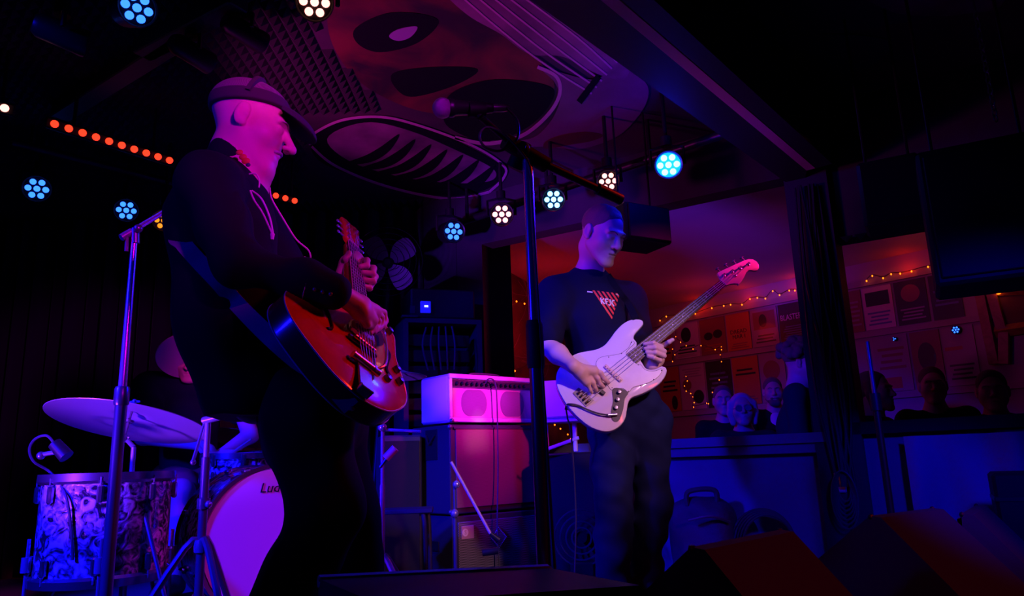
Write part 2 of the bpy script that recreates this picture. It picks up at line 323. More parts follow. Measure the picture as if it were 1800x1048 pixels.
    def build(s, name, m, parent, world=None):
        v, f = s.mesh(); me = bpy.data.meshes.new(name); o = bpy.data.objects.new(name, me); om = np.eye(4)
        if parent is not None: om = parent.matrix_world_; v = (v-om[:3, 3])@om[:3, :3]; o.parent = parent.o
        me.vertices.add(len(v)); me.vertices.foreach_set('co', v.ravel()); me.loops.add(f.size); me.loops.foreach_set('vertex_index', f.ravel().astype(np.int32))
        me.polygons.add(len(f)); me.polygons.foreach_set('loop_start', np.arange(0, f.size, 4, dtype=np.int32))
        me.update(calc_edges=True); me.validate(); me.polygons.foreach_set('use_smooth', [True]*len(me.polygons)); me.materials.append(K[m] if isinstance(m, str) else m); me.update()
        C.objects.link(o); return Node(o, om)
def march(B, px, py, off=0., t0=1.2):
    """point where the sight line through a photo pixel meets the solid, lifted off the cloth"""
    d = ray(px, py); d = d/np.linalg.norm(d); t_ = t0; idx = range(len(B.p))
    for _ in range(90):
        e = B.ev((C0+d*t_)[None], idx)[0]; t_ += e*.7
        if abs(e) < 3e-4 or t_ > 8: break
    return C0+d*(t_-off)
def folds(amp=.004, seed=0, sc=(9, 9, 22)):
    r = random.Random(seed); W = [(V(r.uniform(-1, 1)*sc[0], r.uniform(-1, 1)*sc[1], r.uniform(.4, 1)*sc[2]), r.uniform(0, 6)) for _ in range(5)]
    def f(x):
        w0 = .35*np.sin(x@V(7, 5, 3)+seed); d = 0
        for i, (k, ph) in enumerate(W): d = d+np.sin(x@(k*(1+.45*i))+ph+3*w0)/(1+.5*i)
        return amp*d*.6
    return f
# ------------------------------------------------------------------ setting
ZC = 2.5                                   # club ceiling
def wall_y(x): return 5-.6215*(x+.2)       # side wall of the stage, running towards the camera on the right
def WP(px, py, off=0):                     # pixel -> point on that wall plane (pushed off metres into the stage)
    n = unit(V(-.6215, -1, 0)); d = ray(px, py); p0 = V(-.2, 5, 0)+n*off; s = ((p0-C0)@n)/(d@n); return C0+d*s
WN = unit(V(-.6215, -1, 0)); WD = unit(V(1, -.6215, 0))     # wall normal (into stage), wall direction (right)
struct(MB().box((-.9, 3.05, -.1), (6.4, 4.2, .2)), 'floor', 'floor')
struct(MB().box((.5, 2.5, -1.0), (12, 9, .1)), 'floor_hall', 'hall')
struct(MB().prism([(-.35, 5.1, -.55), (4.6, wall_y(4.6)+.16, -.55), (6.1, 4.2, -.55), (1.2, 9.8, -.55), (-.35, 7, -.55)], (0, 0, .1)), 'floor_back_room', 'hall')
struct(MB().prism([(-4.4, .2, ZC), (4.6, .2, ZC), (4.6, wall_y(4.6), ZC), (-.2, 5.0, ZC), (-.2, 5.7, ZC), (-4.4, 5.7, ZC)], (0, 0, .1)), 'ceiling', 'ceil')
struct(MB().box((-4.4, 3, .8), (.1, 5.6, 3.5)), 'wall_left', 'darkwall')
struct(MB().box((-2.2, 5.7, 1.2), (4.4, .1, 2.7)), 'wall_back', 'darkwall')
# return wall beside the opening (dark corner column)
cA = V(-.2, 5.0, 0)
struct(MB().prism([cA, cA+WD*.0-V(.42, -.06, 0), cA+V(-.42, .7, 0), cA+V(.03, .7, 0)], (0, 0, ZC)), 'wall_corner', 'darkwall')
# wall with the two openings: low wall, header
def wall_piece(x0, x1, z0, z1, t=.14):
    a = V(x0, wall_y(x0), z0); b = V(x1, wall_y(x1), z0); return MB().prism([a, b, b-WN*t, a-WN*t], (0, 0, z1-z0))
xB = 1.60
ledz = .70
struct(wall_piece(-.2, xB, -.95, ledz-.03), 'wall_right', 'lowwall')
struct(wall_piece(xB, 4.6, -.95, ledz+.0), 'wall_right_front', 'lowwall')
struct(wall_piece(-.2, xB, 2.13, ZC), 'wall_header', 'darkwall')
struct(wall_piece(xB+.1, 4.6, 1.72, ZC), 'wall_header_front', 'darkwall')
# ledge capping the low wall
m = MB()
a = V(-.2, wall_y(-.2), ledz-.03)+WN*.07; b = V(xB, wall_y(xB), ledz-.03)+WN*.07
m.prism([a, b, b-WN*.28, a-WN*.28], (0, 0, .05)); m.prism([a+V(0, 0, -.05)-WN*.02, b+V(0, 0, -.05)-WN*.02, b+V(0, 0, -.05)-WN*.06, a+V(0, 0, -.05)-WN*.06], (0, 0, .05)); struct(m, 'window_1', 'lowwall')
m = MB(); a = V(xB+.1, wall_y(xB+.1), ledz)+WN*.06; b = V(4.6, wall_y(4.6), ledz)+WN*.06; m.prism([a, b, b-WN*.26, a-WN*.26], (0, 0, .06)); struct(m, 'window_2', 'black')
# right post between the openings, with cables
post = V(xB+.03, wall_y(xB+.03), 0)
tp = MB(); tp.prism([post-WD*.09+WN*.06, post+WD*.13+WN*.06, post+WD*.13-WN*.18, post-WD*.09-WN*.18], (0, 0, 2.3)); tp.v = [(x, y, z-.05) for x, y, z in tp.v]
struct(tp, 'wall_post', 'beam')
# ceiling beam running from the post towards the camera, traced along its own underside height
zb = 2.08
def line_at(p1, p2, z, ext=0.0):
    a = PZ(*p1, z); b = PZ(*p2, z); d = unit(b-a); return a-d*ext, b
l1a, l1b = line_at((1186, 181), (1410, 341), zb, 1.4); l2a, l2b = line_at((1191, 112), (1418, 300), zb, 1.4)
struct(MB().prism([l1a, l1b, l2b, l2a], (0, 0, ZC-zb)), 'trim_1', 'beam')
d2 = unit(V(*(l2b-l2a))); s2 = unit(np.cross(d2, V(0, 0, 1)))
o_ = s2*.0
struct(MB().prism([l2a+o_, l2b+o_, l2b+s2*.045, l2a+s2*.045], (0, 0, .03)), 'trim_2', 'beamtrim_lit')  # pink light along the beam edge is put into the trim colour
struct(MB().prism([l2a+s2*.05, l2b+s2*.05, l2b+s2*.13, l2a+s2*.13], (0, 0, ZC-zb)), 'trim_3', 'beam')
# high beam at the right where the ceiling meets the header
h1 = PZ(1440, 252, 2.3); h2 = PZ(1800, 163, 2.3); hd = unit(h2-h1)
struct(MB().prism([h1-hd*.3, h2+hd*1.5, h2+hd*1.5+V(.1, .25, 0), h1-hd*.3+V(.1, .25, 0)], (0, 0, .2)), 'trim_4', 'ceil')
# room seen through the openings
fc = V(1.12, 9.56, 0); fr = V(5.9, 4.2, 0); fl = V(-.22, 6.35, 0); fdir = unit(fr-fc); fn = unit(V(-fdir[1]*-1, -fdir[0], 0)); fn = unit(V(fdir[1], -fdir[0], 0))
if fn[1] > 0: fn = -fn
struct(MB().prism([fc-fdir*.1+V(0, 0, -.95), fr+V(0, 0, -.95), fr-fn*.1+V(0, 0, -.95), fc-fdir*.1-fn*.1+V(0, 0, -.95)], (0, 0, 3.45)), 'wall_far', 'roomwall')
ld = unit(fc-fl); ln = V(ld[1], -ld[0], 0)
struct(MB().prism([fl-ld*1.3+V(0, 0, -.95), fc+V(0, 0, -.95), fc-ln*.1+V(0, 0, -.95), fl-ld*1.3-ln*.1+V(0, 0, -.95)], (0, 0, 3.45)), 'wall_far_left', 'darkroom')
struct(MB().prism([V(-.35, 5.09, 2.40), V(4.6, wall_y(4.6)-0+.16, 2.40), V(6.1, 4.2, 2.40), V(1.2, 9.8, 2.40), V(-.35, 7, 2.40)], (0, 0, .06)), 'ceiling_back_room', 'roomceil')

# ceiling mural : flat painted shapes on the club ceiling
def dec(pts, z, name, m, parent, n=6, th=.002, sm=True):
    p = [PZ(x, y, z) for x, y in pts]
    p = smooth_pts(p, n, True) if sm else p
    for q in p: q[2] = z
    return MB().prism(p, (0, 0, th)).build(name, m, parent, False)
def band(pts, wpx, z, name, m, parent, n=8):
    p = smooth_pts([V(x, y, 0) for x, y in pts], n); L = []; R = []
    for i in range(len(p)):
        t = unit(p[min(i+1, len(p)-1)]-p[max(i-1, 0)]); q = V(-t[1], t[0], 0)*wpx/2; L.append(p[i]+q); R.append(p[i]-q)
    m_ = MB(); k = len(L); vs = [PZ(a[0], a[1], z) for a in L]+[PZ(a[0], a[1], z) for a in R]+[PZ(a[0], a[1], z)+V(0, 0, .002) for a in L]+[PZ(a[0], a[1], z)+V(0, 0, .002) for a in R]
    fs = [(i, i+1, k+i+1, k+i) for i in range(k-1)]+[(2*k+i, 2*k+i+1, 3*k+i+1, 3*k+i)[::-1] for i in range(k-1)]+[(i, i+1, 2*k+i+1, 2*k+i)[::-1] for i in range(k-1)]+[(k+i, k+i+1, 3*k+i+1, 3*k+i) for i in range(k-1)]
    m_.add(vs, fs); return m_.build(name, m, parent, False)
zm = ZC-.004
mural = thing('ceiling_mural', PZ(800, 120, zm), 'painted ceiling mural of a brown face above a pale guitar body and strings', 'mural')
dec([(600, -60), (700, -80), (790, -20), (860, 40), (930, 90), (975, 150), (950, 190), (880, 215), (800, 205), (720, 190), (640, 150), (590, 90), (575, 20)], zm, 'painted_face', 'mur_face', mural)
dec([(625, 50), (690, 22), (770, 35), (735, 75), (670, 92), (630, 78)], zm-.002, 'painted_eye_socket', 'mur_black', mural)
dec([(684, 64), (700, 52), (733, 47), (722, 65), (700, 72)], zm-.004, 'painted_eye', 'mur_eye', mural)
dec([(690, 130), (760, 118), (840, 122), (800, 150), (730, 170), (700, 160)], zm-.002, 'painted_moustache', 'mur_black', mural)
dec([(800, 160), (870, 140), (960, 150), (972, 175), (930, 222), (860, 250), (790, 225), (780, 190)], zm-.0028, 'painted_dark_beard', 'mur_black', mural)
gm = thing('ceiling_mural', PZ(1050, 180, zm), 'painted guitar with long pale strings on the ceiling beside the black beam', 'mural')
dec([(985, 175), (975, 145), (955, 120), (1040, 140), (1090, 118), (1130, 140), (1140, 165), (1125, 200), (1085, 240), (1020, 262), (960, 258), (900, 258), (862, 248), (930, 245), (965, 218)], zm-.003, 'painted_body', 'mur_body', gm)
band([(945, 118), (978, 135), (984, 165), (965, 200), (925, 235), (880, 250), (845, 252), (800, 242)], 6, zm-.005, 'painted_body_edge', 'mur_line', gm)
dec([(958, 250), (985, 238), (1030, 232), (1060, 238), (1040, 248), (1000, 255), (960, 262)], zm-.005, 'painted_lip_shape', 'mur_red', gm)
dec([(775, -25), (830, -45), (900, -20), (960, 15), (1010, 55), (1070, 90), (1105, 115), (1095, 140), (1050, 130), (990, 100), (930, 95), (880, 60), (820, 25)], zm-.0035, 'painted_neck', 'mur_lilac', gm)
for i in range(6):
    band([(795+i*26, -20+0*i), (870+i*24, 45-i*4), (950+i*18, 108-i*9), (1040+i*9, 165-i*11)], 3.2, zm-.006, 'painted_string', 'mur_line', gm)
band([(1018, 180), (1052, 135)], 11, zm-.007, 'painted_bridge', 'mur_black', gm, 2)
sm = thing('ceiling_mural', PZ(720, 270, zm), 'painted ribbed oval pickup with curled dark slots on the ceiling', 'mural')
dec([(546, 250), (570, 222), (650, 206), (740, 222), (830, 262), (880, 292), (882, 312), (850, 335), (790, 345), (700, 332), (610, 305), (560, 282)], zm, 'painted_oval', 'mur_black', sm)
dec([(575, 245), (640, 216), (720, 230), (810, 268), (868, 298), (862, 318), (800, 322), (710, 312), (620, 286)], zm-.002, 'painted_oval_fill', 'mur_lilac', sm)
for i in range(7):
    x = 690+i*28; y = 246+i*9
    dec([(x+12, y-10), (x-20, y+12), (x-48, y+28), (x-85, y+42-i), (x-60, y+43), (x-30, y+36), (x-4, y+18)], zm-.004, 'painted_slot', 'mur_black', sm, 4)
band([(545, 255), (548, 238), (600, 212), (670, 206), (740, 222), (830, 256), (884, 290), (886, 312), (860, 338)], 4, zm-.005, 'painted_outline', 'mur_line', sm)
band([(548, 258), (590, 292), (680, 328), (790, 350), (860, 338)], 4, zm-.0052, 'painted_outline', 'mur_line', sm)
rm = thing('ceiling_mural', PZ(1360, 200, zm), 'painted dark red disc and blue swirls on the ceiling right of the beam', 'mural')
dec([(1225, 110), (1290, 90), (1370, 92), (1440, 118), (1478, 165), (1470, 200), (1420, 225), (1340, 235), (1290, 190)], zm-.002, 'painted_disc', 'mur_red', rm)
dec([(1260, -60), (1600, -60), (1640, 20), (1560, 45), (1440, 60), (1330, 55), (1280, 20)], zm, 'painted_blue_swirl', 'mur_blue', rm)
dec([(1490, -40), (1750, -60), (1760, 10), (1690, 25), (1640, 28), (1560, 18)], zm-.003, 'painted_lilac_swirl', 'mur_lilac', rm)
dec([(1240, 55), (1400, 58), (1560, 70), (1540, 110), (1480, 130), (1440, 100), (1360, 80), (1260, 90)], zm-.001, 'painted_blue_band', 'mur_blue', rm)
# acoustic foam on the ceiling over the drums: small pyramids in one sheet
m = MB(); vs = []; fs = []; n_ = 0
s = .055
def inside_mural(x, y):
    d = V(x, y, ZC)-C0; z_ = d@_f; px = 900+FPX*(d@_R)/z_; py = 524-FPX*(d@_U)/z_
    return px > 560 and (py < 200+max(0, (px-560)*.0)) and not (px < 700 and py > 90 and (px-560)*1.0 < (py-60)*.9) or (px > 535 and 195 < py < 350)
for i in range(82):
    for j in range(68):
        x = -4.3+i*s; y = 1.9+j*s
        if inside_mural(x+.03, y+.03) or y > 5.6: continue
        q = [(x, y, ZC-.001), (x+s, y, ZC-.001), (x+s, y+s, ZC-.001), (x, y+s, ZC-.001), (x+s/2, y+s/2, ZC-.035)]; k = len(vs); vs += q
        fs += [(k, k+4, k+1), (k+1, k+4, k+2), (k+2, k+4, k+3), (k+3, k+4, k)]
m.add(vs, fs); t = m.build('acoustic_foam', 'foam', None, False); t.o['kind'] = 'structure'
# curtain behind the drums
m = MB(); n = 260; vs = []; fs = []
for i in range(n):
    x = -4.2+i*4.0/n*.965; y = 5.1+.06*math.sin(i*.75)+.025*math.sin(i*.31+1)
    vs += [(x, y, .0), (x, y, 2.44), (x, y+.012, .0), (x, y+.012, 2.44)]
for i in range(n-1):
    a = i*4; fs += [(a, a+4, a+5, a+1), (a+2, a+3, a+7, a+6), (a+1, a+5, a+7, a+3), (a, a+2, a+6, a+4)]
m.add(vs, fs); tag(m.build('stage_curtain', 'curtain', None, True), 'black pleated curtain hanging behind the drum kit', 'curtain')

# posters on the far wall, wooden rails, strings of amber bulbs
def FW(px, py, off=.02):      # pixel -> point on far wall
    p0 = fc+fn*off; d = ray(px, py); return C0+d*(((p0-C0)@fn)/(d@fn))
def far(s_, z, off=.02): return fc+fdir*s_+fn*off+V(0, 0, z)
def s_of(px): return (FW(px, 650)-fc)@fdir
zr1 = FW(1300, 622)[2]; zr0 = FW(1200, 728)[2]; zr2 = FW(1300, 542)[2]
for z_, hgt in ((zr1, .05), (zr0, .05), (zr2, .06)):
    struct(MB().prism([far(.3, z_-hgt/2, 0), far(6.2, z_-hgt/2, 0), far(6.2, z_-hgt/2, .035), far(.3, z_-hgt/2, .035)], (0, 0, hgt)), 'trim_rail', 'rail')
pmats = {k: mat('poster_paper_'+k, c, .35, coat=.3) for k, c in dict(white=(.62, .58, .56), grey=(.40, .36, .38), orange=(.60, .20, .07), black=(.05, .045, .05), brown=(.30, .12, .10), blue=(.14, .20, .42), ink=(.03, .03, .035), red=(.5, .08, .05), pale=(.74, .68, .64)).items()}
def poster(s0, s1, z0, z1, paper, items, label, group='concert posters on the far wall'):
    R = np.array([fdir, fn, V(0, 0, 1)]).T; o = far((s0+s1)/2, z0, .012); p = thing('concert_poster', o, label, 'poster', group, None)
    w_ = s1-s0; hh = z1-z0
    MB().prism([far(s0, z0, .01), far(s1, z0, .01), far(s1, z0, .018), far(s0, z0, .018)], (0, 0, hh)).build('sheet', pmats[paper], p, False)
    for it in items:
        kind, u0, v0, u1, v1, ink = it[:6]
        if kind == 'bar':
            MB().prism([far(s0+w_*u0, z0+hh*v0, .018), far(s0+w_*u1, z0+hh*v0, .018), far(s0+w_*u1, z0+hh*v0, .0195), far(s0+w_*u0, z0+hh*v0, .0195)], (0, 0, hh*(v1-v0))).build('print_block', pmats[ink], p, False)
        elif kind == 'oval':
            c = far(s0+w_*(u0+u1)/2, z0+hh*(v0+v1)/2, .018); pts = [c+fdir*w_*(u1-u0)/2*math.cos(t*PI/12)+V(0, 0, hh*(v1-v0)/2*math.sin(t*PI/12)) for t in range(24)]
            MB().prism(pts, fn*.002).build('print_picture', pmats[ink], p, False)
        else:
            text_mesh(it[6], hh*(v1-v0)*1.3, far(s0+w_*(u0+u1)/2, z0+hh*(v0+v1)/2, .019), fdir, V(0, 0, 1), pmats[ink], 'print_lettering', p, wide=it[7] if len(it) > 7 else .8)
def lines(v0, v1, n, ink, u0=.12, u1=.88):
    return [('bar', u0+.05*((i*7) % 3), v0+(v1-v0)*i/n, u1-.05*((i*5) % 3), v0+(v1-v0)*(i+.45)/n, ink) for i in range(n)]
top = (zr1+.04, zr2-.05); low = (zr0+.04, zr1-.04)
def S(a): return s_of(a)
row1 = [(1160, 1184, 'orange', lines(.2, .8, 5, 'ink'), 'dark orange poster at the left end of the top row'),
 (1189, 1233, 'white', [('oval', .3, .45, .7, .88, 'ink')]+lines(.14, .4, 3, 'ink')+lines(.04, .12, 2, 'grey'), 'white poster in the top row with a bearded dark face'),
 (1236, 1281, 'brown', [('oval', .15, .4, .5, .62, 'ink'), ('oval', .52, .42, .88, .66, 'ink')]+lines(.1, .3, 3, 'red'), 'reddish brown poster in the top row with two dark figures'),
 (1284, 1326, 'orange', [('text', .1, .44, .9, .56, 'ink', 'DREAD', 1.0), ('text', .1, .30, .9, .42, 'ink', 'MAR I', 1.0)]+lines(.05, .22, 3, 'brown'), 'orange poster in the top row lettered DREAD MAR I'),
 (1329, 1376, 'grey', [('bar', .08, .45, .92, .92, 'brown'), ('oval', .3, .5, .6, .85, 'ink')]+lines(.1, .35, 3, 'ink'), 'grey poster in the top row with a dark picture block'),
 (1379, 1428, 'black', [('text', .1, .56, .9, .72, 'pale', 'BLASTERS', .72)]+lines(.1, .45, 6, 'blue'), 'black poster in the top row lettered BLASTERS'),
 (1498, 1530, 'brown', lines(.15, .8, 6, 'grey'), 'brown poster in the top row just right of the dark post'),
 (1533, 1587, 'pale', [('bar', .1, .55, .9, .88, 'ink')]+lines(.1, .45, 4, 'blue'), 'pale poster in the top row with a black rectangular picture'),
 (1592, 1650, 'black', [('oval', .2, .5, .8, .9, 'brown')]+lines(.1, .4, 4, 'grey'), 'black poster in the top row under the right end of the bulb string'),
 (1656, 1712, 'black', lines(.3, .7, 4, 'blue'), 'dark poster at the right end of the top row beside the wooden frame')]
row2 = [(1158, 1192, 'orange', lines(.45, .75, 3, 'ink')+[('oval', .55, .03, .85, .35, 'ink')], 'orange poster in the low row with a black leaping figure'),
 (1194, 1237, 'white', [('oval', .08, .42, .45, .68, 'brown'), ('oval', .5, .12, .92, .42, 'ink')]+lines(.72, .94, 4, 'grey'), 'white poster in the low row with two round pictures'),
 (1240, 1284, 'black', lines(.3, .8, 5, 'blue')+[('oval', .3, .1, .8, .26, 'red')], 'black poster in the low row with blue print'),
 (1287, 1333, 'orange', lines(.62, .8, 2, 'ink')+lines(.1, .2, 2, 'brown'), 'plain orange poster in the low row above the bearded man'),
 (1336, 1380, 'grey', [('oval', .12, .45, .8, .85, 'brown')]+lines(.08, .3, 3, 'white'), 'grey poster in the low row with an oval picture behind the curly haired person'),
 (1388, 1428, 'grey', lines(.1, .8, 7, 'pale'), 'grey poster in the low row at the left edge of the dark post'),
 (1540, 1602, 'grey', [('bar', .1, .05, .7, .25, 'red')]+lines(.4, .85, 4, 'brown'), 'grey poster in the low row with a red strip at its foot'),
 (1607, 1660, 'brown', [('oval', .2, .3, .8, .8, 'black')], 'brown poster in the low row with a dark oval'),
 (1664, 1722, 'grey', [('bar', .05, .6, .6, .66, 'red')]+lines(.1, .4, 4, 'ink'), 'grey poster in the low row with a thin red line')]
for r, (z0, z1) in ((row1, top), (row2, low)):
    for a_, b_, pc, it, lb in r: poster(S(a_), S(b_), z0, z1, pc, it, lb)
def bulbs(pts, label, jit=.0, every=None, bm='bulb', r=.0072, light=True):
    t = thing('string_lights', pts[0], label, 'string lights', 'strings of amber bulbs')
    pts = [V(*p) for p in pts]; MB().tube(smooth_pts(pts, 4), .004, 5).build('wire', 'cable', t)
    for p in pts: MB().ball(p-V(0, 0, .012), (r, r, r*1.3), 8).build('bulb', bm, t)
    return t
bulbs([FW(x, y, .07) for x, y in [(1160, 562), (1171, 555), (1209, 553), (1222, 550), (1251, 540), (1272, 536), (1284, 534), (1304, 534), (1318, 524), (1331, 522), (1345, 523), (1358, 510), (1370, 517), (1387, 509), (1397, 509), (1410, 505), (1431, 505)]], 'string of amber bulbs along the far ceiling edge behind the bass neck')
bulbs([FW(x, y, .07) for x, y in [(1523, 492), (1533, 483), (1552, 487), (1566, 480), (1582, 479), (1602, 475), (1631, 467), (1648, 465)]], 'string of amber bulbs above the posters right of the dark post')
for x_, y_ in ((1225, 543), (1310, 524), (1395, 506), (1590, 470)):
    bulb_light('string_bulb_light', FW(x_, y_, .10), (1, .012, .0), .28, .02)
def LW(px, py, off=.05):
    p0 = fl+ln*off; d = ray(px, py); return C0+d*(((p0-C0)@ln)/(d@ln))
bulbs([LW(x, y) for x, y in [(862, 508), (878, 513), (890, 520), (893, 529), (908, 528), (922, 532), (941, 530)]], 'string of amber bulbs near the top of the cobwebbed dark wall')
bulbs([LW(x, y) for x, y in [(864, 643), (905, 650), (944, 636), (946, 660), (952, 726), (975, 745), (985, 752), (998, 762), (1003, 770), (1010, 760)]], 'string of amber bulbs low on the cobwebbed wall behind the amplifier')
bulbs([FW(x, y, .3) for x, y in [(1190, 556), (1188, 590), (1196, 600), (1206, 606), (1186, 622), (1182, 634), (1182, 612)]], 'amber bulb reflections beside the bass player hand, built as a loose glowing string', r=.005)  # these three strings are bulb reflections in the glass, built as glowing beads
bulbs([FW(x, y, .3) for x, y in [(1218, 612), (1232, 606), (1257, 613), (1268, 608), (1268, 613), (1266, 622), (1268, 634), (1264, 666), (1263, 678), (1252, 688)]], 'amber bulb reflections across the reddish brown poster, built as a loose glowing string', r=.005)
bulbs([FW(x, y, .3) for x, y in [(1206, 660), (1208, 668), (1203, 677), (1206, 686), (1214, 690), (1218, 696), (1220, 706), (1219, 714), (1245, 708), (1242, 707)]], 'amber bulb reflections over the white poster with round pictures, built as a loose glowing string', r=.005)
# cobweb decoration on the dark wall
m = MB(); rr = random.Random(3)
for hub in ((893, 622), (880, 540), (925, 520), (965, 640)):
    for i in range(9):
        a_ = rr.uniform(0, 2*PI); L = rr.uniform(25, 60); q = (hub[0]+L*math.cos(a_), hub[1]+L*math.sin(a_)); md = ((hub[0]+q[0])/2+rr.uniform(-6, 6), (hub[1]+q[1])/2+4)
        m.tube(smooth_pts([LW(*hub, .03), LW(*md, .02), LW(*q, .012)], 4), .0018, 3)
tag(m.build('cobweb', 'rail', None, False), 'stretched cobweb decoration on the dark red wall beside the bass player', 'cobweb', kind='stuff')
# wooden window frame glowing orange at far right
t = thing('wooden_frame', FW(1760, 600, .05), 'orange lit wooden frame with crossed boards at the right edge', 'frame')
for a_, b_ in (((1722, 512), (1748, 640)), ((1742, 512), (1762, 582)), ((1750, 584), (1830, 572)), ((1722, 512), (1830, 506)), ((1765, 640), (1765, 575))):
    MB().tube([FW(*a_, .06), FW(*b_, .06)], .05, 4).build('board', 'wood', t, False)
MB().prism([FW(1756, 514, .03), FW(1825, 512, .03), FW(1825, 572, .03), FW(1764, 580, .03)], fn*.01).build('panel', 'darkroom', t, False)
MB().ball(FW(1755, 514, .1), .02, 8).build('bulb', 'bulb', t)
# acoustic fringe under the front header
m = MB()
for i in range(40):
    x = xB+.16+i*.06; y = wall_y(x); a = V(x, y, 1.73)+WN*.01; a = a+WN*.02+V(0, 0, -.01); m.prism([a, a+WD*.06, a+WD*.03+V(0, 0, -.035)], WN*.02)
tag(m.build('header_fringe', 'black', None, False), 'black scalloped fringe under the header right of the post', 'fringe')
# ------------------------------------------------------------------ LED par cans and bars
def par(px, py, z, face, r, lens, label, tilt=None, group='LED par cans', rim='blackm', front=True, Y=None):
    """face: direction the lamp points"""
    c = PZ(px, py, z) if Y is None else P(px, py, Y); f = unit(V(*face)); u = unit(np.cross(f, V(0, 0, 1))); v = np.cross(u, f)
    t = thing('par_can', c, label, 'stage light', group)
    MB().lathe([(r*.75, -.16), (r*1.12, -.14), (r*1.18, -.02), (r*1.25, .012), (r*1.2, .022), (r*1.1, .018), (r*1.08, .0), (0.001, -.002)], c, f, 24).build('housing', 'blackm', t)
    MB().lathe([(r*1.05, -.001), (r*1.05, .004)], c, f, 24).build('lens_plate', rim, t)
    for k in range(7):
        a = 2*PI*k/6; q = c if k == 6 else c+(u*math.cos(a)+v*math.sin(a))*r*.70
        MB().lathe([(r*.27, .003), (r*.27, .010), (r*.2, .015), (.001, .017)], q, f, 12).build('lens', lens, t)
    top = V(c[0], c[1], ZC); w_ = r*1.45; bk = c-f*.07
    yk = MB().tube([bk-u*w_, bk-u*w_+V(0, 0, r*1.6), bk+V(0, 0, r*1.9), bk+u*w_+V(0, 0, r*1.6), bk+u*w_], .009, 4)
    yk.build('yoke', 'blackm', t)
    MB().tube([bk+V(0, 0, r*1.85), V(bk[0], bk[1], ZC-.005)], .011, 8).lathe([(.03, 0), (.03, .05)], bk+V(0, 0, r*1.8), (0, 0, 1), 10).build('clamp', 'blackm', t)
    return t, c, f
def aim(px, py, z, tx, ty, tz): c = PZ(px, py, z); return unit(V(tx, ty, tz)-c)
specs = [
 (1175, 290, 2.06, (.3, .6, 1.0), .058, 'led_hot', 'brightest blue LED par can, high by the black beam', 'led_rim'),
 (1069, 319, 2.08, (.1, .2, 1.1), .050, 'led_p', 'pink white LED par can between two blue ones above the bass player head', 'blackm'),
 (973, 351, 2.10, (.3, .3, 1.0), .055, 'led_hot', 'blue LED par can just right of the central microphone stand', 'blackm'),
 (882, 377, 2.12, (.1, .3, 1.1), .060, 'led_p', 'pink white LED par can just left of the central microphone stand', 'blackm'),
 (797, 407, 2.12, (1.6, .3, 1.0), .062, 'led_b', 'small blue LED par can at the left end of the row over the amplifiers', 'blackm'),
 (65, 332, 2.15, (-.5, .3, .9), .058, 'led_b', 'blue LED par can at the far left below the red lamp bar', 'blackm'),
 (222, 370, 2.12, (-.2, .3, .9), .055, 'led_b', 'blue LED par can above the left cymbal stand', 'blackm'),
 (553, 4, 2.25, (-.2, .4, 1.1), .055, 'led_p', 'pink white LED par can cut by the top edge of the photo', 'blackm'),
 (240, 14, 2.25, (.3, .6, 1.2), .055, 'led_b', 'blue LED par can cut by the top edge at the upper left', 'blackm'),
 (288, 388, 2.0, (-.4, .3, 1.0), .050, 'led_y', 'amber LED par can half hidden by the guitarist back', 'blackm'),
]
for px, py, z, tg, r, ln_, lb, rim in specs:
    c = PZ(px, py, z); f_ = unit(V(*tg)-c); par(px, py, z, f_, r, ln_, lb, rim=rim)
# unlit cans seen from the side
par(142, 74, 2.25, (.75, .62, -.15), .042, 'led_b', 'par can seen from the side with a blue glint, upper left')
par(362, 108, 2.3, (.5, .8, -.1), .038, 'blackm', 'unlit dark par can above the guitarist cap')
par(455, 72, 2.35, (.6, .8, -.1), .038, 'blackm', 'unlit dark par can high between the cap and the top edge')
bulb_light('par_glow', PZ(1175, 290, 2.06)+unit(V(.3, .6, 1.0)-PZ(1175, 290, 2.06))*.12, BLUE, 5, .05)
# pipe carrying the row over the opening
a = PZ(790, 398, 2.26); b = PZ(1182, 266, 2.26)
pp = MB().tube([a-unit(b-a)*.05, b+unit(b-a)*.3], .025, 12); pr = thing('lighting_pipe', a, 'black steel pipe carrying the row of par cans over the opening', 'pipe'); pp.build('pipe', 'blackm', pr)
for q in (.1, .5, .92): MB().tube([a+(b-a)*q, V(*(a+(b-a)*q)[:2], ZC-.004)], .012, 8).build('hanger', 'blackm', pr)
a = PZ(20, 250, 2.36); b = PZ(330, 330, 2.36)
pr = thing('lighting_pipe', a, 'dark pipe under the ceiling behind the red lamp bar at left', 'pipe'); MB().tube([a, b], .024, 12).build('pipe', 'blackm', pr)
for q in (.1, .9): MB().tube([a+(b-a)*q, V(*(a+(b-a)*q)[:2], ZC-.004)], .012, 8).build('hanger', 'blackm', pr)
def ledbar(p0, p1, n, z, label, lens='led_r'):
    a = PZ(*p0, z); b = PZ(*p1, z); d = unit(b-a); f = unit(V(.1, .2, 1.0)-(a+b)/2); t = thing('led_bar', (a+b)/2, label, 'stage light', 'red LED bars')
    R = np.array([d, np.cross(f, d), f]).T; L = np.linalg.norm(b-a)
    MB().box((a+b)/2-f*.035, (L+.08, .055, .06), R, .008).build('housing', 'black', t)
    for k in range(n): MB().lathe([(.017, -.004), (.017, .004), (.010, .011), (.001, .013)], a+(b-a)*k/max(n-1, 1), f, 12).build('lens', lens, t)
    for q in (.15, .85): p = a+(b-a)*q-f*.05; MB().tube([p, V(p[0], p[1], ZC-.004)], .008, 6).build('bracket', 'blackm', t)
ledbar((96, 218), (298, 282), 10, 2.2, 'LED bar of ten glowing red lenses left of the guitarist')
ledbar((485, 344), (518, 353), 3, 2.2, 'LED bar of three red lenses right of the guitarist chin')
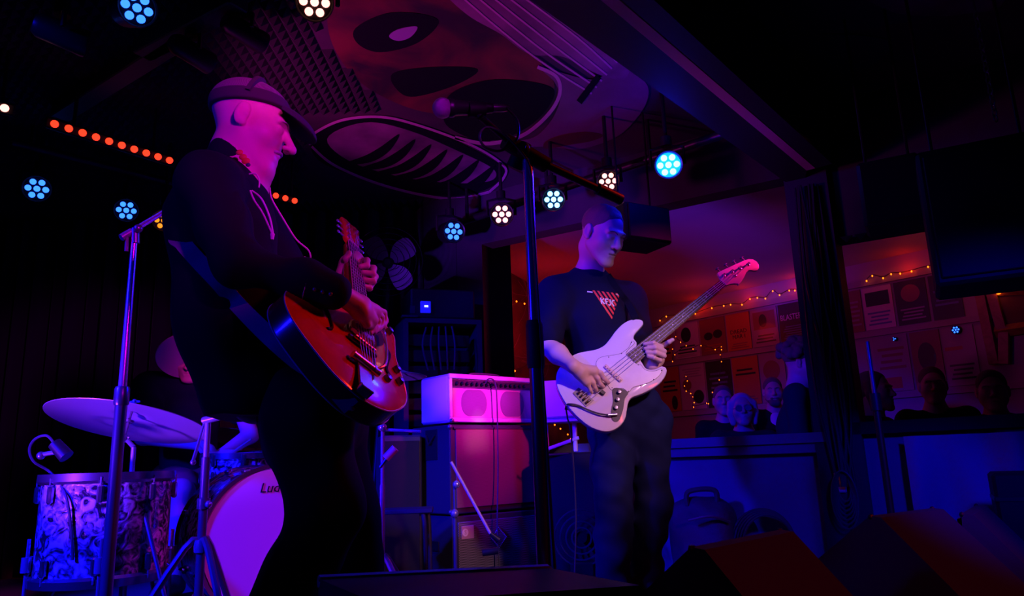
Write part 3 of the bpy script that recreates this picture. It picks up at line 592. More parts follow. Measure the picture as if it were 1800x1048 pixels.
ledbar((-14, 185), (8, 190), 2, 2.2, 'pinkish red LED bar cut by the left edge of the photo', 'led_p')
# dark battens across the foam ceiling
for (p0, p1, lb) in (((105, 205), (330, 62), 'dark wooden batten under the foam ceiling at upper left'), ((250, 96), (420, 8), 'second dark batten reaching the top edge at upper left')):
    a = PZ(*p0, 2.42); b = PZ(*p1, 2.42); d = unit(b-a); R = np.array([d, np.cross(V(0, 0, 1), d), V(0, 0, 1)]).T
    tag(MB().box((a+b)/2+V(0, 0, .03), (np.linalg.norm(b-a), .09, .09), R, .006).build('ceiling_batten', 'beam'), lb, 'batten')

# ------------------------------------------------------------------ stands
def base_y(top): return
def tripod(c, h, spread, ang0, m, t, r=.010, foot=True, nb=3):
    for k in range(nb):
        a = ang0+2*PI*k/nb; e = V(c[0]+spread*math.cos(a), c[1]+spread*math.sin(a), .012+c[2]); s_ = V(c[0], c[1], c[2]+h)
        L = MB().tube(smooth_pts([s_, s_+V(math.cos(a), math.sin(a), 0)*.05+V(0, 0, -.005), e+V(0, 0, 0)], 4), r, 8).build('leg', m, t)
        if foot: MB().ball(e, (.02, .02, .013), 8).build('rubber_foot', 'rubber', L)
# centre microphone stand with boom
Ym = 1.72
st = P(928, 300, Ym); bx_, by_ = st[0], st[1]; t = thing('microphone_stand', (bx_, by_, 0), 'tall chrome microphone stand with black boom in front of the bass player', 'microphone stand')
def zat(py, px=935): d = ray(px, py); return C0[2]+d[2]*by_/d[1]
MB().lathe([(.013, zat(580)), (.013, zat(268))], (bx_, by_, 0), n=18).build('upper_pole', 'chrome', t)
MB().lathe([(.0165, .03), (.0165, zat(600))], (bx_, by_, 0), n=18).build('lower_pole', 'dchrome', t)
MB().lathe([(.019, zat(648)), (.021, zat(642)), (.021, zat(572)), (.018, zat(564))], (bx_, by_, 0), n=18).build('clutch', 'tolexblue', t)
MB().lathe([(.145, 0.0), (.145, .018), (.10, .028), (.02, .040)], (bx_, by_, 0), n=40).build('base', 'blackm', t)
q0 = P(845, 206, Ym-.10); q1 = P(905, 258, Ym-.02); q2 = P(960, 290, Ym+.03); q3 = P(1050, 332, Ym+.12)
bm = MB().tube([q0, q1], .008, 10).build('boom', 'blackm', t)
MB().tube([q1-unit(q2-q1)*.03, q2], .021, 14).build('boom_grip', 'black', t)
MB().tube([q2, q3], .011, 10).tube([q3, q3+unit(q3-q2)*.08], .016, 12).build('boom_tail', 'blackm', t)
jt = P(918, 268, Ym); MB().tube([jt+V(-.02, .02, -.03), jt+V(.0, -.0, .005), jt+V(.005, 0, .02)], .022, 12).ball(jt+V(.0, -.02, 0), .02).build('joint', 'black', t)
MB().tube([jt+V(0, -.03, 0), jt+V(0, -.055, -.005)], .009, 8).build('knob', 'blackm', t)
# microphone
mt = thing('microphone', P(800, 188, Ym-.10), 'silver ball-headed vocal microphone held on the boom, pointing left', 'microphone')
mA = P(775, 190, Ym-.12); mB_ = P(868, 190, Ym-.08); d = unit(mB_-mA)
MB().ball(mA+d*.004, .0245, 20).build('grille', mat('microphone_mesh', (.45, .45, .5), .35, .8, bump=(900, 1, .002)), mt)
MB().lathe([(.0215, .018), (.0225, .024), (.0215, .030), (.019, .034), (.0135, .115), (.0125, .12), (.0125, .126), (.011, .128)], mA, d, 20).build('handle', 'blackm', mt)
MB().lathe([(.010, .12), (.010, .155), (.006, .17)], mA, d, 14).build('plug', 'dchrome', mt)
MB().tube([q0, P(838, 198, Ym-.10)], .009, 10).lathe([(.017, -.02), (.019, 0), (.017, .02)], P(838, 193, Ym-.1), d, 14).build('clip', 'black', mt)
e0 = mA+d*.165
cb = smooth_pts([e0, P(893, 192, Ym-.08), P(910, 215, Ym-.07), P(908, 245, Ym-.05), P(880, 265, Ym-.06), P(852, 258, Ym-.08), P(843, 238, Ym-.09), P(855, 224, Ym-.09), P(880, 232, Ym-.08), P(912, 262, Ym-.05), P(932, 300, Ym-.03), P(938, 400, Ym-.02), V(bx_+.02, by_-.015, .5), V(bx_+.03, by_-.05, .05)], 8)
tag(MB().tube(cb, .0032, 7).build('microphone_cable', 'cable'), 'dark microphone cable looping off the vocal microphone and down the stand', 'cable')
# left microphone stand
Yl = 2.25; st = P(236, 425, Yl); X, Yy = st[0], st[1]
def zy(py, Y_, px=220): d = ray(px, py); return C0[2]+d[2]*Y_/d[1]
t = thing('microphone_stand', (X, Yy, 0), 'left chrome stand with slanted boom between the cymbal and the guitarist', 'microphone stand')
MB().lathe([(.0125, zy(680, Yl)), (.0095, zy(425, Yl))], (X, Yy, 0), n=16).build('upper_pole', 'chrome', t)
MB().lathe([(.0175, .02), (.0175, zy(700, Yl))], (X, Yy, 0), n=16).build('lower_pole', 'dchrome', t)
MB().lathe([(.020, zy(712, Yl)), (.022, zy(708, Yl)), (.022, zy(684, Yl)), (.019, zy(680, Yl))], (X, Yy, 0), n=16).build('clutch', 'dchrome', t)
MB().lathe([(.15, 0), (.15, .016), (.1, .03), (.02, .045)], (X, Yy, 0), n=36).build('base', 'blackm', t)
MB().tube([P(213, 418, Yl-.02), P(300, 366, Yl+.12)], .0085, 10).tube([P(213, 418, Yl-.02), P(232, 407, Yl)], .012, 10).build('boom', 'chrome', t)
MB().tube([P(238, 402, Yl), P(238, 428, Yl)], .013, 10).ball(P(243, 402, Yl-.01), .014).build('joint', 'dchrome', t)
MB().tube([P(224, 415, Yl-.01), P(222, 442, Yl-.01)], .006, 8).build('knob', 'dchrome', t)
# cymbal stand and crash cymbal
zr = .06
struct(MB().box((-1.75, 3.45, .03), (2.5, 2.2, .06), None, .01), 'floor_drum_riser', 'curtain')
def cymbal(c, r, n, label, name='cymbal', bow=.03):
    n = unit(n); t = thing(name, c, label, 'cymbal')
    pr_ = [(.003, .016), (.02, .015), (.05, .004), (.058, 0)]+[(.058+(r-.058)*i/8, -bow*(i/8)**1.7) for i in range(1, 9)]
    pr_ += [(a-.0008 if a > r*.99 else a, b-.0022) for a, b in pr_[::-1]]
    MB().lathe(pr_, c, n, 64).build('disc', 'cymbal', t); return t
cc = P(230, 729, 2.75); cn = unit(V(.085, .24, .97))
cymbal(cc, .278, cn, 'large thin cymbal seen from below left of the guitarist')
cs = V(cc[0]+.03, cc[1]-.02, zr)
t = thing('cymbal_stand', cs, 'chrome cymbal stand in front of the floor tom', 'cymbal stand')
top = cc-cn*.01
MB().tube([top-cn*.09, top+cn*.05], .005, 8).lathe([(.016, 0), (.018, .008), (.005, .012)], top-cn*.02, cn, 14).build('tilter_rod', 'dchrome', t)
MB().ball(cc+cn*.05, .010).tube([cc+cn*.05-V(.02, 0, 0), cc+cn*.05+V(.02, 0, 0)], .004, 6).build('wing_nut', 'chrome', t)
MB().tube([top-cn*.075, V(cs[0], cs[1], top[2]-.11)], .008, 8).ball(top-cn*.08, .016).tube([top-cn*.08-V(.03, 0, -.01), top-cn*.08+V(.02, 0, 0)], .005, 6).build('tilter', 'dchrome', t)
zt = top[2]-.11
MB().tube([V(cs[0], cs[1], zt), V(cs[0], cs[1], zt-.15)], .0085, 12).build('upper_tube', 'chrome', t)
MB().tube([V(cs[0], cs[1], zt-.14), V(cs[0], cs[1], zr+.06)], .0125, 12).lathe([(.018, 0), (.018, .03)], (cs[0], cs[1], zt-.165)).build('lower_tube', 'dchrome', t)
MB().ball((cs[0]+.022, cs[1]-.01, zt-.15), .011).build('wing_bolt', 'chrome', t)
tripod(V(cs[0], cs[1], zr), zy(866, cs[1])-zr, .30, -.5, 'dchrome', t, .007)
MB().lathe([(.021, 0), (.021, .04)], (cs[0], cs[1], zy(872, cs[1]))).build('collar', 'dchrome', t)
# second stand in front of the kick drum
ks = P(357, 900, 2.58); kt = zy(742, ks[1], 362)
t = thing('cymbal_stand', (ks[0], ks[1], 0), 'bare chrome stand with folded arm in front of the bass drum', 'cymbal stand')
MB().tube([V(ks[0], ks[1], kt), V(ks[0], ks[1], kt-.19)], .0105, 14).build('upper_tube', 'chrome', t)
MB().tube([V(ks[0], ks[1], kt-.12), V(ks[0], ks[1], .05)], .0145, 14).lathe([(.021, 0), (.021, .035)], (ks[0], ks[1], kt-.29)).build('lower_tube', 'dchrome', t)
MB().tube([V(ks[0]-.015, ks[1], kt+.005), V(ks[0]+.045, ks[1]-.02, kt+.015)], .013, 10).build('joint', 'chrome', t)
MB().tube([V(ks[0]-.01, ks[1], kt), V(ks[0]-.035, ks[1]-.02, kt-.13)], .006, 8).ball((ks[0]-.035, ks[1]-.02, kt-.135), .01).build('folded_arm', 'dchrome', t)
MB().ball((ks[0]+.022, ks[1]-.012, kt-.275), .012).build('wing_bolt', 'chrome', t)
zc_ = zy(960, ks[1], 355); MB().lathe([(.022, 0), (.024, .02), (.022, .04)], (ks[0], ks[1], zc_-.02)).build('collar', 'chrome', t)
tripod(V(ks[0], ks[1], 0), zc_, .27, -.75, 'dchrome', t, .012)

# ------------------------------------------------------------------ drums
def drum(c, ax, r, L, lugs, label, name, headm='head', hoopm='hoop', hoopw=.022, lugm='hoop'):
    """c: centre of the front/top head plane, ax: outward axis"""
    ax = unit(ax); u = unit(np.cross(ax, V(0, 0, 1) if abs(ax[2]) < .9 else V(1, 0, 0))); v = np.cross(ax, u); c = V(*c); t = thing(name, c, label, 'drum')
    MB().lathe([(r-.006, -L), (r, -L), (r, 0), (r-.006, 0)], c, ax, 72).build('shell', 'wrap', t)
    for s_ in (0, 1):
        b = c-ax*L*s_; a_ = ax*(1-2*s_)
        MB().lathe([(r-.004, .0), (r-.008, .006), (.001, .006)], b, a_, 72).build('head', headm, t)
        MB().lathe([(r-.003, .012), (r+.012, .014), (r+.013, -.012), (r+.004, -hoopw), (r+.002, -hoopw), (r+.002, .006)], b, a_, 72, True).build('hoop', hoopm, t)
    for k in range(lugs):
        an = 2*PI*(k+.5)/lugs; d_ = u*math.cos(an)+v*math.sin(an); tg = np.cross(ax, d_); R = np.array([d_, tg, ax]).T
        for s_ in (.16, .84):
            MB().box(c-ax*L*s_+d_*(r+.009), (.020, .022, .06), R, .006).build('lug', lugm, t)
        MB().tube([c-ax*L*.16+d_*(r+.013), c+ax*.0+d_*(r+.013)], .0028, 6).tube([c-ax*L*.84+d_*(r+.013), c-ax*L+d_*(r+.013)], .0028, 6).build('tension_rod', 'chrome', t)
    return t
ft = P(192, 838, 2.78); ztop = ft[2]
tm = drum((ft[0], ft[1], ztop), (0, 0, 1), .212, ztop-.275, 8, 'blue pearl floor tom at left in front of the drummer', 'floor_tom')
for k, an in enumerate((-2.6, -1.1, .6)):
    q = V(ft[0]+.228*math.cos(an), ft[1]+.228*math.sin(an), 0)
    MB().tube([q+V(0, 0, zr+.012), q+V(0, 0, .42)], .006, 8).ball(q+V(0, 0, zr+.012), (.016, .016, .012)).lathe([(.018, 0), (.018, .05)], q+V(0, 0, .31), n=12).build('leg', 'chrome', tm)
kc = P(486, 952, 2.98); kc[2] = zr+.285+.012; kax = unit(V(math.sin(.60), -math.cos(.60), 0))
kd = drum(kc, kax, .28, .40, 8, 'blue pearl bass drum with pale violet front head behind the guitarist legs', 'bass_drum', hoopw=.035)
u_ = unit(np.cross(V(0, 0, 1), kax)); 
text_mesh('Ludwig', .052, kc+kax*.008+V(0, 0, .20)-u_*.0, u_, V(0, 0, 1), 'black', 'lettering', kd, .0006, .25)
for s_ in (-1, 1):
    q = kc-kax*.12+u_*s_*.25+V(0, 0, -.15); MB().tube([q, q+u_*s_*.12+kax*.14+V(0, 0, -(q[2]-zr)+.01)], .006, 8).build('spur', 'chrome', kd)
sn = P(424, 818, 3.68)
sd = drum((sn[0], sn[1], sn[2]+.05), (0.02, -.05, 1), .17, .12, 8, 'snare drum behind the bass drum with chrome hoops', 'snare_drum', hoopw=.018)
t = thing('snare_stand', (sn[0], sn[1], zr), 'chrome snare stand under the snare drum', 'drum stand')
MB().tube([V(sn[0], sn[1], zr+.05), V(sn[0], sn[1], sn[2]-.09)], .011, 10).build('tube', 'chrome', t)
for k in range(3):
    an = 2*PI*k/3; MB().tube([V(sn[0], sn[1], sn[2]-.12), V(sn[0]+.15*math.cos(an), sn[1]+.15*math.sin(an), sn[2]-.092)], .006, 6).build('basket_arm', 'chrome', t)
tripod(V(sn[0], sn[1], zr), .16, .2, .3, 'chrome', t, .007)
# ride cymbal, half hidden
rc_ = P(425, 762, 4.5); cymbal(rc_, .26, (.12, .20, .97), 'blue lit cymbal behind the snare drum, cut by the guitarist')
t = thing('cymbal_stand', (rc_[0]-.02, rc_[1], zr), 'thin dark stand carrying the half hidden cymbal behind the snare', 'cymbal stand')
MB().tube([V(rc_[0]-.0, rc_[1], zr+.05), V(rc_[0], rc_[1], rc_[2]+.06)], .008, 8).build('tube', 'dchrome', t); tripod(V(rc_[0], rc_[1], zr), .25, .25, 0, 'dchrome', t, .007)
# hi-hat like stand at right of the guitarist
hc = P(700, 657, 3.1); cymbal(hc, .12, (.02, .03, 1), 'small cymbal seen edge on just right of the guitar', bow=.012)
t = thing('cymbal_stand', (hc[0], hc[1], 0), 'chrome stand with tripod legs right of the guitarist trousers', 'cymbal stand')
hx = P(672, 900, 3.1)
MB().tube([V(hx[0]+.0, hc[1], .05), V(hx[0]+.0, hc[1], .55)], .011, 10).tube([V(hx[0], hc[1], .5), V(hx[0], hc[1], zy(745, 3.1, 660))], .008, 10).tube([V(hx[0], hc[1], zy(745, 3.1, 660)), V(hc[0], hc[1], hc[2]+.02)], .006, 8).build('tube', 'chrome', t)
MB().ball((hx[0], hc[1]-.01, zy(752, 3.1, 660)), .018).tube([V(hx[0], hc[1], zy(756, 3.1, 660)), V(hx[0]+.16, hc[1]-.02, zy(762, 3.1, 660))], .007, 8).build('joint', 'chrome', t)
tripod(V(hx[0], hc[1], 0), .26, .3, -.9, 'dchrome', t, .012)
t = thing('instrument_microphone', P(690, 795, 3.0), 'slim reddish microphone angled on a dark boom right of the guitarist', 'microphone')
MB().tube([P(668, 822, 3.0), P(682, 803, 3.0)], .006, 8).build('cable_plug', 'blackm', t); MB().tube([P(678, 806, 3.0), P(695, 788, 3.0)], .017, 12).build('body', 'badge', t)
# microphone over the floor tom
t = thing('clip_microphone', P(95, 790, 2.6), 'small black microphone clipped above the left rim of the floor tom', 'microphone')
MB().tube([P(96, 780, 2.6), P(117, 803, 2.6)], [.022, .025], 14).build('body', 'blackm', t)
MB().tube([P(72, 800, 2.6), P(86, 797, 2.6), P(98, 795, 2.6)], .008, 8).ball(P(72, 801, 2.6), .014).build('clip', 'dchrome', t)
MB().tube(smooth_pts([P(96, 780, 2.6), P(82, 766, 2.6), P(62, 772, 2.6), P(52, 790, 2.6), P(60, 812, 2.6), P(90, 832, 2.62), P(115, 870, 2.56), P(125, 930, 2.56), P(128, 985, 2.56)], 6), .0045, 6).build('cable', 'cable', t)

# ------------------------------------------------------------------ amplifiers
th = math.radians(41); AR = np.array([[math.cos(th), -math.sin(th), 0], [math.sin(th), math.cos(th), 0], [0, 0, 1]])   # x: along front to the right, y: depth away
o = P(790, 735, 3.9); o[2] = 0
def A(x, y, z): return o+AR@V(x, y, z)
def fbox(x0, x1, y0, y1, z0, z1, bev=.006): return MB().box(A((x0+x1)/2, (y0+y1)/2, (z0+z1)/2), (x1-x0, y1-y0, z1-z0), AR, bev)
zA = zy(742, 3.9, 800); zB = zy(905, 3.9, 800); zT = zy(656, 3.9, 800)
W = .60; Dp = .30
t = thing('speaker_cabinet', A(W/2, Dp/2, 0), 'black lower speaker cabinet with silver grille and square badge', 'speaker cabinet')
fbox(0.01, W, .0, .36, .02, zB-.01).build('case', 'tolexblue', t)
fbox(.04, W-.03, -.008, .004, .05, zB-.04, .003).build('grille', 'grilledk', t)
fbox(.055, .135, -.014, -.008, zB-.125, zB-.06, .002).build('badge', 'badge', t)
lg = MB().lathe([(.019, 0), (.019, .002)], A(.078, -.014, zB-.092), -AR[:, 1], 20); b_ = lg.build('badge_disc', 'piping', t)
text_mesh('S', .03, A(.078, -.0165, zB-.092), AR[:, 0], V(0, 0, 1), 'badge', 'badge_letter', t, .0004)
MB().prism([A(.30+.055*math.cos(a), -.010, zB-.135+.055*math.sin(a)) for a in (0, PI/2, PI, 3*PI/2)], -AR[:, 1]*.003).build('tweeter_plate', 'grilledk', t)
for k in range(28):
    s_ = k/28*4; i_ = int(s_); f_ = s_-i_; c4 = [(1, 0), (0, 1), (-1, 0), (0, -1), (1, 0)]; x_ = c4[i_][0]*(1-f_)+c4[i_+1][0]*f_; y_ = c4[i_][1]*(1-f_)+c4[i_+1][1]*f_
    MB().ball(A(.30+.05*x_, -.014, zB-.135+.05*y_), .0028, 5).build('stud', 'steel', t)
for q in ((.02, .02), (W-.02, .02), (.02, .34), (W-.02, .34)): MB().lathe([(.015, 0), (.018, .022)], A(q[0], q[1], 0), n=10).build('foot', 'rubber', t)
fbox(0.004, .01, .12, .26, zB*.5, zB*.5+.05, .002).build('handle', 'black', t)
t = thing('speaker_cabinet', A(W/2, Dp/2, zB), 'dark tolex upper cabinet with wine red grille cloth under the cream amplifier', 'speaker cabinet')
fbox(0, W, 0, .36, zB, zA-.012).build('case', 'tolexblue', t)
fbox(.035, W-.02, -.006, .004, zB+.03, zA-.035, .002).build('grille', 'oxblood', t)
fbox(.022, W-.008, -.009, -.001, zA-.035, zA-.025, .001).build('trim', 'tolexblue', t)
fbox(-.004, .003, .11, .22, zA-.19, zA-.03, .002).build('handle_plate', 'black', t)
MB().tube([A(-.008, .125, zA-.06), A(-.02, .165, zA-.11), A(-.008, .205, zA-.06)], .006, 8).build('handle', 'blackm', t)
for zz in (zB+.012, zA-.024):
    MB().ball(A(.004, .004, zz), .014, 10).build('corner', 'dchrome', t)
t = thing('amplifier_head', A(W/2, Dp/2, zA), 'cream amplifier head with two oval ports on top of the speaker stack', 'amplifier')
fbox(-.0, W, .008, .27, zA, zT, .012).build('case', 'cream', t)
hh = zT-zA
for (x0, x1, z0, z1) in ((0, W, zA+.001, zA+.024), (0, W, zT-.024, zT), (0, .022, zA+.024, zT-.024), (W-.022, W, zA+.024, zT-.024)): fbox(x0, x1, -.004, .012, z0, z1, .004).build('front_frame', 'cream', t)
fbox(.024, W-.024, .000, .010, zA+.025, zT-.072, .001).build('grille_cloth', 'grille', t)
fbox(.024, W-.024, -.002, .010, zT-.070, zT-.030, .001).build('control_panel', 'blackm', t)
fbox(.024, W-.024, -.004, .008, zT-.074, zT-.069, .001).build('panel_trim', 'dchrome', t)
for cx in (.165, .435):
    pts = []; rx, rz = .052, hh*.24
    for k in range(36):
        a = 2*PI*k/36; x_ = (.035 if math.cos(a) > 0 else -.035)+rx*math.cos(a); pts.append(A(cx+x_, -.0005, zA+.025+(hh-.097)/2+rz*math.sin(a)*1.15))
    MB().prism(pts, -AR[:, 1]*.0012).build('oval_port', 'oval', t)
for k in range(15):
    x_ = .05+k*.034
    MB().lathe([(.0095, 0), (.0105, .003), (.007, .014), (.006, .016)], A(x_, -.002, zT-.050), -AR[:, 1], 12).build('knob', 'black', t)
MB().ball(A(.012, -.004, zA+.008), .013, 8).build('corner', 'dchrome', t); MB().ball(A(W-.012, -.004, zA+.008), .013, 8).build('corner', 'dchrome', t)
MB().tube(smooth_pts([A(.17, .05, zT), A(.20, .05, zT+.012), A(.36, .05, zT+.012), A(.39, .05, zT)], 4), .007, 8).build('handle', 'tolexblue', t)
tag(MB().tube(smooth_pts([A(.235, -.012, zT-.045), A(.25, -.03, zT-.02), A(.29, -.03, zT-.04), A(.30, -.03, zT-.15), A(.295, -.03, .6), A(.27, -.04, .3), A(.25, -.08, .06), A(.2, -.2, .008)], 6), .004, 6).build('instrument_cable', 'cable'), 'thin cable plugged into the cream amplifier and hanging down its front', 'cable')
# boom microphone in front of the cabinets
Yk = 3.55; t = thing('boom_microphone_stand', P(805, 1000, Yk)*V(1, 1, 0), 'low chrome stand with striped boom holding a microphone at the cabinets', 'microphone stand')
kx = P(799, 860, Yk); MB().tube([V(kx[0], kx[1], .03), V(kx[0], kx[1], zy(905, Yk, 800))], .011, 10).tube([V(kx[0], kx[1], .3), V(kx[0], kx[1], zy(848, Yk, 800))], .008, 10).build('tube', 'dchrome', t)
MB().lathe([(.11, 0), (.11, .014), (.02, .03)], (kx[0], kx[1], 0), n=30).build('base', 'blackm', t)
MB().tube([P(793, 812, Yk), P(862, 938, Yk)], .0075, 8).build('boom', 'badge', t); MB().ball(P(802, 852, Yk-.01), .018).build('joint', 'chrome', t); MB().ball(P(799, 903, Yk-.01), .02).build('joint', 'chrome', t)
mm = thing('instrument_microphone', P(868, 945, Yk), 'small dark microphone at the lower end of the striped boom', 'microphone'); MB().tube([P(862, 938, Yk), P(878, 950, Yk)], [.010, .014], 10).tube([P(848, 972, Yk), P(876, 968, Yk)], .016, 12).build('body', 'blackm', mm)
# blue-lit amp on a white folding stand behind the bass player
t = thing('white_case', P(985, 706, 4.25), 'white boxy case on a white folding stand behind the bass player', 'case')
RZ = lambda a: np.array([[math.cos(a), -math.sin(a), 0], [math.sin(a), math.cos(a), 0], [0, 0, 1]])
c_ = P(985, 704, 4.25); MB().box(c_, (.27, .22, .21), RZ(-.25), .01).build('body', 'bluebox', t)
z0_ = c_[2]-.105
t = thing('folding_stand', (c_[0], c_[1], 0), 'white folding stand carrying the white case', 'stand')
MB().box((c_[0], c_[1], z0_-.012), (.28, .2, .02), RZ(-.25), .004).build('top', 'bluebox', t)
for sx in (-.09, .07):
    MB().box((c_[0]+sx, c_[1]-.04, z0_-.10), (.022, .03, .17), RZ(-.25), .004).build('leg', 'bluebox', t)
MB().tube([V(c_[0]-.10, c_[1]-.05, z0_-.17), V(c_[0]+.09, c_[1]-.05, z0_-.11)], .01, 8).build('brace', 'bluebox', t)
t = thing('speaker_cabinet', (c_[0], c_[1], 0), 'plain black cabinet under the white folding stand', 'speaker cabinet')
MB().box((c_[0]+.06, c_[1]-.02, (z0_-.19)/2), (.34, .24, z0_-.19), RZ(-.2), .01).build('case', 'black', t); MB().tube([V(c_[0]-.12, c_[1]-.14, z0_-.2), V(c_[0]+.24, c_[1]-.10, z0_-.19)], .006, 6).build('front_trim', 'tolexblue', t)
# equipment rack left of the opening
ro = P(770, 600, 4.76)
t = thing('equipment_rack', (ro[0], ro[1], 0), 'black equipment rack with a small blue display above the amplifier', 'equipment rack')
rz1 = zy(572, 4.75, 770); RR = RZ(.35)
m = MB(); m.box((ro[0]-.23, ro[1]-.08, rz1/2), (.03, .32, rz1), RR).box((ro[0]+.22, ro[1]+.08, rz1/2), (.03, .32, rz1), RR).box((ro[0], ro[1], rz1), (.50, .32, .03), RR).box((ro[0]-.04, ro[1]+.13, rz1/2), (.44, .02, rz1), RR); m.build('frame', 'tolexblue', t)
for k in range(7): MB().box((ro[0], ro[1]-.1, rz1-.12-k*.1), (.42, .06, .075), RR, .004).build('rack_unit', 'blackm', t)
for k in range(5): MB().tube(smooth_pts([V(ro[0]-.05+.04*k, ro[1]-.22, rz1-.05), V(ro[0]-.07+.05*k, ro[1]-.25, rz1-.17), V(ro[0]-.04+.04*k, ro[1]-.22, rz1-.32)], 4), .006, 6).build('patch_cable', 'cable', t)
t = thing('mixing_unit', V(ro[0], ro[1], rz1), 'black mixing unit with a glowing blue panel on top of the rack', 'mixing unit')
MB().box((ro[0]+.0, ro[1], rz1+.115), (.42, .3, .19), RR, .01).build('case', 'blackm', t)
dp = P(748, 540, ro[1]-.20); MB().box((dp[0], dp[1], dp[2]), (.065, .02, .075), RR, .003).build('display_panel', 'screen', t)
for k in range(3): MB().box((dp[0]-.002+.008*k, dp[1]-.012+.003*k, dp[2]+.004), (.0055, .004, .012), RR).build('digit', 'digits', t)
q = P(722, 560, ro[1]-.16); MB().box((q[0], q[1]-.06, q[2]), (.10, .05, .012), RR, .002).build('tray', 'tolexblue', t); q = P(725, 545, ro[1]-.2); MB().box((q[0], q[1], q[2]), (.03, .03, .05), RR, .002).build('switch_block', 'tolexblue', t)
# wall fan behind the left hand of the guitarist
fc_ = P(682, 462, 4.7); t = thing('pedestal_fan', fc_, 'large dark pedestal fan behind the guitarist fretting hand', 'fan')
fd = unit(V(.05, -1, -.05)); fu = unit(np.cross(fd, V(0, 0, 1))); fv = np.cross(fu, fd)
for k in range(4):
    a = PI/4+PI*k/2+.2; d_ = fu*math.cos(a)+fv*math.sin(a); e_ = np.cross(fd, d_); pts = [fc_+d_*.03+e_*.02, fc_+d_*.10+e_*.075, fc_+d_*.19+e_*.07, fc_+d_*.205, fc_+d_*.18-e_*.05, fc_+d_*.09-e_*.045, fc_+d_*.03-e_*.02]
    MB().prism([p+fd*.02*((p-fc_)@e_)/.07 for p in smooth_pts(pts, 4, True)], -fd*.003).build('blade', 'fanblade', t)
MB().lathe([(.035, -.05), (.04, 0), (.02, .03)], fc_, fd, 20).build('hub', 'blackm', t)
for k in range(5):
    rr_ = .07+.04*k; MB().tube([fc_+fd*(.06-.02*k/4)+(fu*math.cos(a)+fv*math.sin(a))*rr_ for a in np.linspace(0, 2*PI, 40)], .0022, 4, False).build('cage_ring', 'blackm', t)
MB().tube([fc_-fd*.06, fc_-fd*.1, V(fc_[0]-.12, fc_[1]+.05, .05)], .018, 10).build('pole', 'blackm', t); MB().lathe([(.14, 0), (.14, .02), (.03, .05)], (fc_[0]-.12, fc_[1]+.05, 0), n=30).build('base', 'blackm', t)
# side speaker cabinet left of the amp stack
t = thing('speaker_cabinet', (-.62, 4.25, 0), 'tall black cabinet between the stand and the amplifier stack', 'speaker cabinet')
q = P(712, 765, 4.0); MB().box((q[0]-.05, 4.1, q[2]/2), (.22, .2, q[2]), RZ(.3), .01).build('case', 'tolexblue', t); MB().box((q[0]-.05+.031, 4.1-.101, q[2]/2), (.19, .012, q[2]-.06), RZ(.3), .002).build('grille', 'black', t)
# drum bench of low hardware between amp and guitarist
t = thing('keyboard_stand', P(700, 900, 3.9)*V(1, 1, 0), 'low dark folding table with bent legs right of the guitarist', 'table')
q = P(705, 898, 3.6); MB().box((q[0], q[1], q[2]), (.30, .22, .02), RZ(.1), .004).build('top', 'tolexblue', t)
for sx, sy in ((-.12, -.08), (.12, -.08), (-.12, .08), (.12, .08)): MB().tube(smooth_pts([V(q[0]+sx*.8, q[1]+sy, q[2]-.01), V(q[0]+sx, q[1]+sy, q[2]-.05), V(q[0]+sx*1.05, q[1]+sy, .02)], 4), .011, 8).build('leg', 'tolexblue', t)
# floor fan, cable coil and backpack
q = P(1022, 945, 4.0); t = thing('floor_fan', q, 'small round floor fan with ribbed ring behind the bass player legs', 'fan')
for k in range(4): MB().tube([q+V(math.cos(a)*(.05+.03*k), -.02*(4-k)/4, math.sin(a)*(.05+.03*k)) for a in np.linspace(0, 2*PI, 32)], .005, 5, False).build('cage_ring', 'tolexblue', t)
MB().lathe([(.03, 0), (.03, .06)], q, (0, 1, 0), 16).build('hub', 'blackm', t); MB().box((q[0], q[1]+.04, q[2]/2-.06), (.12, .1, max(q[2]-.12, .05)), None, .01).build('base', 'blackm', t)
bp = WP(1235, 925, .16); t = thing('backpack', V(bp[0], bp[1], 0), 'dark gear bag with top handle slumped against the low blue wall', 'bag')
B = Blob(.009, .05); bz = .0
B.bx((bp[0], bp[1], .19), (.17, .10, .19), .07, np.array([WD, -WN, V(0, 0, 1)]).T).el((bp[0]-.02, bp[1]-.06, .13), (.13, .08, .12)).el((bp[0], bp[1], .36), (.12, .08, .06)); B.disp = folds(.012, 3, (22, 22, 10)); B.plane((0, 0, .003), (0, 0, -1)); B.build('body', 'bag', t)
MB().tube(smooth_pts([V(bp[0]-.08, bp[1]-.04, .37), V(bp[0]-.07, bp[1]-.05, .44), V(bp[0]+.06, bp[1]-.07, .445), V(bp[0]+.07, bp[1]-.06, .37)], 6), .014, 8).build('handle', 'bag', t)
MB().tube(smooth_pts([V(bp[0]-.10, bp[1]-.13, .30), V(bp[0]-.0, bp[1]-.18, .32), V(bp[0]+.1, bp[1]-.17, .29)], 6), .008, 6).build('zip', 'dchrome', t)
coil = WP(1352, 960, .18); m = MB()
for k in range(5): m.tube([V(coil[0]+math.cos(a)*(.13+.008*k), coil[1]+.02*k, .17+math.sin(a)*(.15+.006*k)) for a in np.linspace(0, 2*PI, 40)], .007, 6, False)
tag(m.build('cable_coil', 'cable'), 'coiled dark cable leaning on the low wall behind the left wedge monitor', 'cable')
